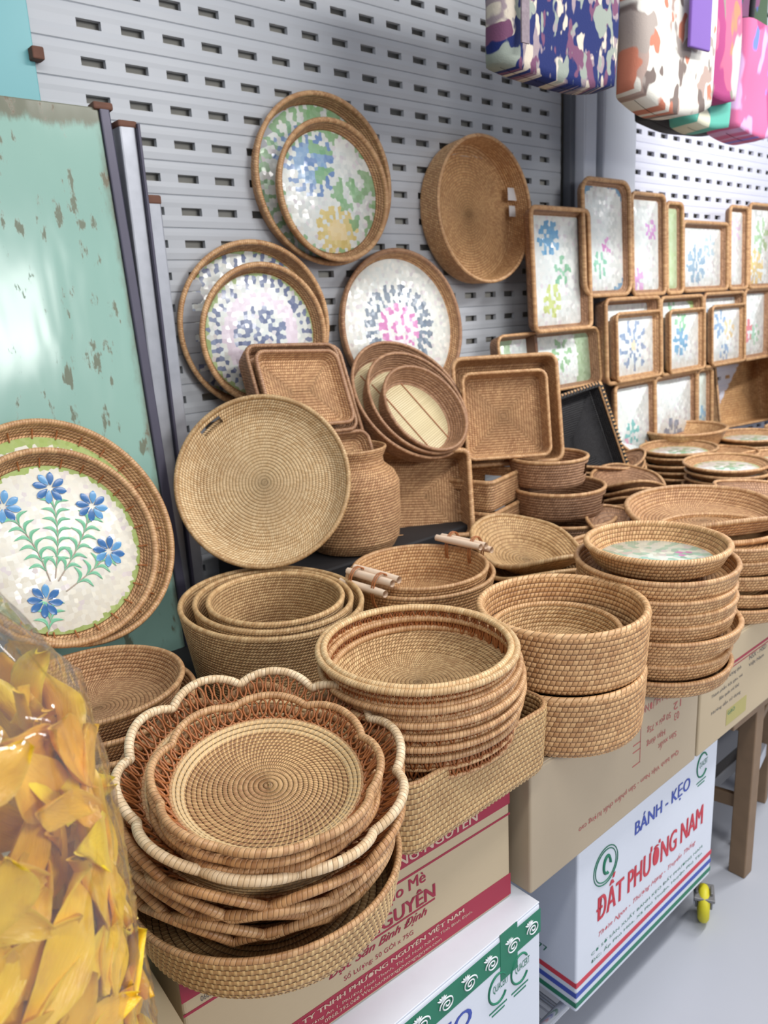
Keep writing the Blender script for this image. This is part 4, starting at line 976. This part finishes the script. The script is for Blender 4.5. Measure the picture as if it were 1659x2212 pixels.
def pile(src, x, y, n, where, sx=1., sy=1., rot=0, z0=.7565, tilt=0, step=.021, top=None):
    names = {1: ['']}.get(n) or (['topmost in'] + ['layer %s of' % w for w in ('two', 'three', 'four', 'five', 'six')][:max(0, n - 2)] + ['lowest in'])
    for k in range(n):
        z = z0 + step * (n - 1 - k); s = top if (top is not None and k == 0) else src
        kind = {'pearl_dish': 'round pearl dish', 'wicker_plate': 'round wicker plate', 'leaf_dish': 'leaf-shaped wicker dish'}[s.name.split('.')[0]]
        l = ('%s, %s the pile %s' % (kind, names[k], where)) if n > 1 else '%s %s' % (kind, where)
        if s.name not in used: used.add(s.name); o = s; o['label'] = l
        else: o = dup(s, (0, 0, 0), None, l)
        o.location = (x + rng.uniform(-.006, .006), y + rng.uniform(-.006, .006), z); o.scale = (sx, sy, 1)
        o.rotation_euler = (math.radians(tilt + rng.uniform(-1.5, 1.5)), math.radians(rng.uniform(-1.5, 1.5)), math.radians(rot + rng.uniform(-8, 8)))
        o['group'] = 'flat dishes spread on the counter'
pile(dishb, 2.13, 1.10, 5, 'with a green-sprigged top dish', 1.15, 1.1, top=dishp, step=.03)
pile(dishp, 2.66, 1.22, 6, 'right of the green-sprigged one', 1.1, 1.05, step=.026)
pile(leafd, 2.35, 1.42, 5, 'between the tubs and the pearl dishes', 1.2, 1.1, rot=-50, step=.024)
pile(leafd, 1.92, 1.13, 4, 'behind the tall round stack', 1.1, 1.1, rot=-30, step=.024)
pile(dishp, 2.84, 1.50, 6, 'behind the six-high pearl pile', 1.15, 1.05, step=.026)
pile(leafd, 2.95, 1.66, 4, 'against the bottom row of pearl trays', 1.2, .95, rot=80, step=.03)
pile(dishb, 3.08, 1.20, 4, 'near the right picture edge', 1.2, 1.2, top=dishp, step=.026)
pile(dishp, 3.35, 1.45, 5, 'far right before the wicker box', 1.2, 1.1, step=.027)
pile(leafd, 2.42, .93, 5, 'at the counter front beyond the rightmost stack', 1.3, 1.2, rot=20, step=.026)
pile(dishb, 2.10, .86, 5, 'just behind the rightmost stack', 1.1, 1.05, step=.03)
pile(leafd, 2.72, .98, 4, 'at the right picture edge, front', 1.2, 1.2, rot=-60, step=.026)
pile(dishp, 3.70, 1.35, 5, 'farthest to the right', 1.3, 1.2, step=.026)
pile(leafd, 2.50, 1.62, 5, 'beside the foot of the black tray', 1.1, 1.0, rot=60, step=.028)
pile(dishb, 3.05, 1.42, 4, 'in the middle of the far counter', 1.1, 1.0, rot=0, step=.028)
basket('round_bowl', 'wide wicker bowl behind the pearl dishes, near the bottom tray row', 'bowl', Shape(.20, .16, nu=100), .10, (3.12, 1.62, .84), 0, 0, mat='honey', rope='rope_tan', rr=.007, hi=0, flare=.05, at_base=True)
basket('round_bowl', 'low wicker bowl beside the leaf dishes and the round stack', 'bowl', Shape(.17, .13, nu=100), .07, (1.70, 1.03, .80), 6, -30, mat='tan', rope='rope_tan', rr=.006, hi=0, flare=.04, at_base=True)

# ------------------------------------------------------------------ hanging bags
def print_mat(name, ground, cols, scale=14, thr=.5, frame=None):
    B = NB(name); tc = B.new('ShaderNodeTexCoord').outputs['Object']; x, y, z = B.sep(tc)
    v3 = B.comb(x, 0., z)
    c = s2l(ground)
    for k, rgb in enumerate(cols):
        mp = B.new('ShaderNodeMapping'); mp.inputs['Location'].default_value = (k * 3.7, 0, k * 1.9); mp.inputs['Rotation'].default_value = (0, .6 * k, 0); mp.inputs['Scale'].default_value = (1, 1, .6); B.l.new(v3, mp.inputs[0])
        n = B.noise(mp.outputs[0], scale, 2, .45)[0]
        m = B.smooth(n, thr + .03, thr + .06)
        if frame: 
            fx, z0, z1 = frame
            inside = B.math('MULTIPLY', B.math('LESS_THAN', B.math('ABSOLUTE', x), fx), B.math('MULTIPLY', B.math('GREATER_THAN', z, z0), B.math('LESS_THAN', z, z1)))
            m = B.math('MULTIPLY', m, inside)
        c = B.mix(m, c, s2l(rgb))
    w = B.noise(tc, 300, 2)[0]
    return B.fin(c, .8, B.bump(w, .0006), .2)
def tote(name, label, pos, w, h, d, mat, yaw=0, hmat='navy', hem=True, sag=.02, frame=None):
    t = thing(name, label, 'bag', pos, (0, 0, yaw))
    nu = 64; zs = np.linspace(0, 1, 22); sh = Shape(w / 2, d / 2, min(d * .45, .03), nu=nu)
    ins = []; Z = []
    prof = [(sh.m * .98, .0)] + [(.012 * (1 - s) ** 6 + .010 * math.sin(3 * s) - .006, s * h) for s in zs]
    X = sh(np.repeat(np.array(prof)[:, :1], sh.nu, 1)); P = np.concatenate([X, np.repeat(np.array(prof)[:, 1:, None], sh.nu, 1)], -1)
    for idx in np.ndindex(P.shape[:2]):
        p = P[idx]; n_ = noise.noise(Vector((p[0] * 6 + pos[0] * 9, p[1] * 6, p[2] * 5)))
        P[idx][1] += n_ * .018; P[idx][2] += (-sag * (1 - (2 * p[0] / w) ** 2) + n_ * .012) * (1 - p[2] / h)
    grid('bag_body', P, M[mat], t, flip=True)
    rim_rope('top_hem', sh, .0, h, .005, M[hmat], t)
    for s_ in (-1, 1):
        q = np.linspace(0, PI, 14); tube('strap', np.stack([w * .26 * np.cos(q), np.full(14, s_ * d * .35), h - .01 + .26 * np.sin(q)], 1), .009, M[hmat], t, 6, closed=False)
    if frame: # woven border band of the print
        fx, z0, z1 = frame; b = .026
        for lo, hi in (((-fx - b, z0 - b), (-fx, z1)),):
            boxm('border_band', (lo[0], -d / 2 - .026, lo[1]), (hi[0], -d / 2 - .022, hi[1]), M['band'], t, .001)
    return t
M['bag_blue'] = print_mat('blue_floral_print', (24, 36, 88), [(140, 126, 132), (188, 178, 164), (104, 66, 92), (132, 140, 132)], 24, .53, (.30, -.05, .5))
M['bag_white'] = print_mat('white_floral_print', (206, 204, 196), [(160, 140, 132), (110, 98, 94), (176, 112, 92), (150, 140, 134)], 16, .56)
M['bag_pink'] = print_mat('pink_orange_print', (176, 92, 122), [(196, 120, 92), (128, 126, 116), (176, 170, 168), (150, 60, 110)], 9, .52)
M['bag_teal'] = print_mat('teal_print', (86, 160, 146), [(220, 130, 90), (70, 120, 120), (196, 196, 176)], 10, .56)
M['bag_rose'] = print_mat('rose_print', (184, 96, 136), [(96, 116, 200), (190, 150, 190), (150, 66, 110)], 9, .54)
M['bag_green'] = print_mat('dark_green_print', (60, 78, 60), [(70, 84, 140), (110, 70, 100)], 10, .5)
M['band'] = plain('striped_band', (116, 104, 112), .8, var=.4, scale=120); M['purple'] = plain('purple_cloth', (104, 74, 150), .8); M['dark_cloth'] = plain('black_cloth', (24, 24, 32), .85)
M['bag_blue_hem'] = plain('navy_hem', (26, 34, 72), .8)
fr = (.165, .055, .42)
tote('tote_bag', 'dark blue tote with floral panel and striped border, leftmost hanging bag', (1.672, 1.23, 2.005), .455, .43, .07, 'bag_blue', -2, 'bag_blue_hem', frame=fr)
tb = tote('tote_bag', 'white patterned bag with a purple patch, hanging beside the blue tote', (2.115, 1.20, 2.01), .37, .46, .09, 'bag_white', -4, 'bag_blue_hem', sag=.05)
boxm('purple_patch', (-.01, -.076, .10), (.085, -.066, .235), M['purple'], tb, .003, seg=2)
tote('tote_bag', 'pink and orange patterned bag right of the white one', (2.45, 1.26, 2.06), .25, .42, .12, 'bag_pink', 3, 'dark_cloth')
tote('tote_bag', 'teal printed bag peeping out below the pink and orange one', (2.50, 1.30, 2.00), .23, .30, .10, 'bag_teal', -3, 'dark_cloth')
tote('tote_bag', 'rose printed bag at the right picture edge', (2.80, 1.30, 2.00), .34, .30, .12, 'bag_rose', 2, 'dark_cloth')
tote('tote_bag', 'dark green bag above the rose one, in the top right corner', (2.86, 1.38, 2.10), .36, .50, .10, 'bag_green', 0, 'dark_cloth')
tote('tote_bag', 'black bag behind the teal and rose ones', (2.66, 1.44, 2.04), .50, .5, .10, 'dark_cloth', 0, 'dark_cloth')
t = thing('hanging_rail', 'steel rail above the picture from which the bags hang', 'rail', (2.2, 1.3, 2.68))
tube('rail', [(-1.0, 0, 0), (0, 0, 0), (1.2, 0, 0)], .012, M['chrome'], t, 10, closed=False)
for x in (-.9, 1.1): tube('hanger_rod', [(x, 0, 0), (x, .3, .2), (x, .56, .3)], .008, M['chrome'], t, 8, closed=False)

# ------------------------------------------------------------------ bag of mango slices
def mango_mat():
    B = NB('mango_flesh'); oi = B.new('ShaderNodeObjectInfo').outputs['Random']; tc = B.new('ShaderNodeTexCoord').outputs['Object']
    c = B.ramp(oi, [(0, s2l((242, 184, 36))), (.35, s2l((252, 206, 40))), (.6, s2l((244, 186, 64))), (.8, s2l((255, 222, 34))), (1, s2l((232, 166, 50)))])
    n = B.noise(tc, 45, 3)[0]; c = B.mix(B.math('MULTIPLY', B.smooth(n, .5, .8), .45), c, s2l((190, 124, 44)))
    mp = B.new('ShaderNodeMapping'); mp.inputs['Scale'].default_value = (1, 6, 1); B.l.new(tc, mp.inputs[0]); f = B.noise(mp.outputs[0], 90, 2)[0]
    B.b.inputs['Subsurface Weight'].default_value = .2; B.b.inputs['Subsurface Radius'].default_value = (.02, .012, .004); B.b.inputs['Subsurface Scale'].default_value = .4
    return B.fin(c, .35, B.bump(f, .0008), .5)
M['mango'] = mango_mat()
def slice_mesh(L, W, th, curl, tw, seed):
    r = np.random.RandomState(seed); nx, ny = 11, 7; top = []; bot = []
    for i in range(nx):
        s = i / (nx - 1); wv = W * (math.sin(PI * (.04 + .92 * s)) ** .8) * (1 + .15 * math.sin(5 * s + seed)); cx = L * (s - .5); cy = .12 * W * math.sin(4 * s + seed)
        for j in range(ny):
            q = j / (ny - 1) * 2 - 1; e = max(0, 1 - abs(q) ** 3) * math.sin(PI * (.05 + .9 * s)) ** .5
            z = curl * (s - .5) ** 2 * 4 + tw * q * (s - .5) + .006 * q * q + .0015 * math.sin(9 * s + 3 * q + seed)
            top.append((cx, cy + q * wv / 2, z + th * e / 2)); bot.append((cx, cy + q * wv / 2, z - th * e / 2))
    V = top + bot; n = nx * ny; F = []
    for i in range(nx - 1):
        for j in range(ny - 1):
            a = i * ny + j; F.append((a, a + ny, a + ny + 1, a + 1)); F.append((n + a, n + a + 1, n + a + ny + 1, n + a + ny))
    for i in range(nx - 1):
        for j in (0, ny - 1):
            a = i * ny + j; q = (a, n + a, n + a + ny, a + ny); F.append(q if j else q[::-1])
    for i in (0, nx - 1):
        for j in range(ny - 1):
            a = i * ny + j; q = (a, a + 1, n + a + 1, n + a); F.append(q if i else q[::-1])
    me = bpy.data.meshes.new('mango_slice'); me.from_pydata(V, [], F); me.update(); me.polygons.foreach_set('use_smooth', [True] * len(me.polygons)); me.materials.append(M['mango']); return me
SL = [slice_mesh(.072 + .010 * (k % 3), .032 + .005 * (k % 4), .0075, (-1) ** k * (.003 + .002 * (k % 3)), .006 * (k % 3 - 1), k) for k in range(8)]
BC = np.array([.052, .615]); ZB0, ZB1 = .748, 1.24
def bag_r(ang, z):
    """bag outline radius at a height"""
    s = (z - ZB0) / (ZB1 - ZB0)
    base = .142 * (1 - .12 * max(0, s - .8) / .2) * (1 - .16 * max(0, .12 - s) / .12) * (1 + .02 * math.sin(s * 7))
    return base
sr = np.random.RandomState(11); count = 0
while count < 295:
    z = sr.uniform(ZB0 + .02, ZB1 - .005); a = sr.uniform(-PI * .95, PI * .35); lay_ = sr.choice([.95, .86, .72, .5], p=[.42, .30, .18, .10])
    r = bag_r(a, z) * lay_ - .003
    o = bpy.data.objects.new('mango_slice', SL[sr.randint(8)]); C.collection.objects.link(o)
    o.location = (BC[0] + r * math.cos(a), BC[1] + r * math.sin(a), z)
    nrm = Vector((math.cos(a) + sr.uniform(-.2, .2), math.sin(a) + sr.uniform(-.2, .2), sr.uniform(-.2, .3))).normalized()
    q = nrm.to_track_quat('Z', 'Y').to_matrix().to_4x4() @ Matrix.Rotation(sr.uniform(0, 2 * PI), 4, 'Z')
    o.rotation_euler = q.to_euler(); s_ = sr.uniform(.8, 1.2); o.scale = (s_, s_, s_)
    tag(o, 'yellow preserved mango slice packed inside the clear plastic bag', 'mango slice', 'mango slices in the plastic bag'); count += 1
def bag_mat():
    B = NB('clear_plastic'); tc = B.new('ShaderNodeTexCoord').outputs['Object']
    mp = B.new('ShaderNodeMapping'); mp.inputs['Scale'].default_value = (1, 1, .5); mp.inputs['Rotation'].default_value = (.4, .5, .2); B.l.new(tc, mp.inputs[0])
    n = B.noise(mp.outputs[0], 8, 3, .5)[0]; rg = B.math('ABSOLUTE', B.math('MULTIPLY_ADD', n, 2., -1.)); rg = B.math('SUBTRACT', 1., rg)
    rg = B.math('POWER', rg, 5.)
    nr = B.bump(rg, .010, .8)
    tr = B.new('ShaderNodeBsdfTransparent'); tr.inputs[0].default_value = (.985, .985, .985, 1)
    gl = B.new('ShaderNodeBsdfGlossy'); gl.inputs['Roughness'].default_value = .07; B.l.new(nr, gl.inputs['Normal'])
    df = B.new('ShaderNodeBsdfDiffuse'); df.inputs[0].default_value = (.75, .74, .76, 1); B.l.new(nr, df.inputs['Normal'])
    fr_ = B.new('ShaderNodeFresnel'); fr_.inputs[0].default_value = 1.42; B.l.new(nr, fr_.inputs[0 + 1])
    m1 = B.new('ShaderNodeMixShader'); m1.inputs[0].default_value = .07; B.l.new(tr.outputs[0], m1.inputs[1]); B.l.new(df.outputs[0], m1.inputs[2])
    m2 = B.new('ShaderNodeMixShader'); B.l.new(B.math('MULTIPLY_ADD', fr_.outputs[0], .55, .025), m2.inputs[0]); B.l.new(m1.outputs[0], m2.inputs[1]); B.l.new(gl.outputs[0], m2.inputs[2])
    B.l.new(m2.outputs[0], B.out.inputs[0]); return B.m
M['plastic'] = bag_mat()
t = thing('plastic_bag', 'clear crinkled plastic bag full of yellow mango slices at the lower left', 'bag', (BC[0], BC[1], ZB0))
nu, nv = 150, 130; P = np.zeros((nv, nu, 3))
for i in range(nv):
    s = i / (nv - 1)
    for j in range(nu):
        a = j * 2 * PI / nu
        if s < .74:
            z = ZB0 + (ZB1 - ZB0) * s / .74; r = bag_r(a, z) + .004; cx, cy = 0., 0.
            wr = noise.noise(Vector((3 * math.cos(a), 3 * math.sin(a), z * 9))) ; wr2 = 1 - abs(noise.noise(Vector((5 * math.cos(a) + z * 7, 5 * math.sin(a), z * 16))) * 2)
            r += .004 * wr + .004 * max(0, wr2 - .6) * 2.5
            if s < .06: r *= max(.02, (s / .06)) ** .25
        else:
            q = (s - .74) / .26; z = ZB1 + .21 * q; r0 = bag_r(a, ZB1)
            pl = .5 + .5 * math.cos(7 * a + 2 * q); k_ = (1 - q) ** 1.4
            r = r0 * k_ + (1 - k_) * (.030 + .012 * pl) + .05 * max(0, q - .6) ; r += .006 * noise.noise(Vector((6 * math.cos(a), 6 * math.sin(a), z * 18)))
            cx, cy = -.06 * q ** 1.2, -.0 * q
            cx += .045 * math.sin(PI * q) * .4
        P[i, j] = (cx + r * math.cos(a), cy + r * math.sin(a), z - ZB0)
grid('plastic_film', P, M['plastic'], t, flip=False)
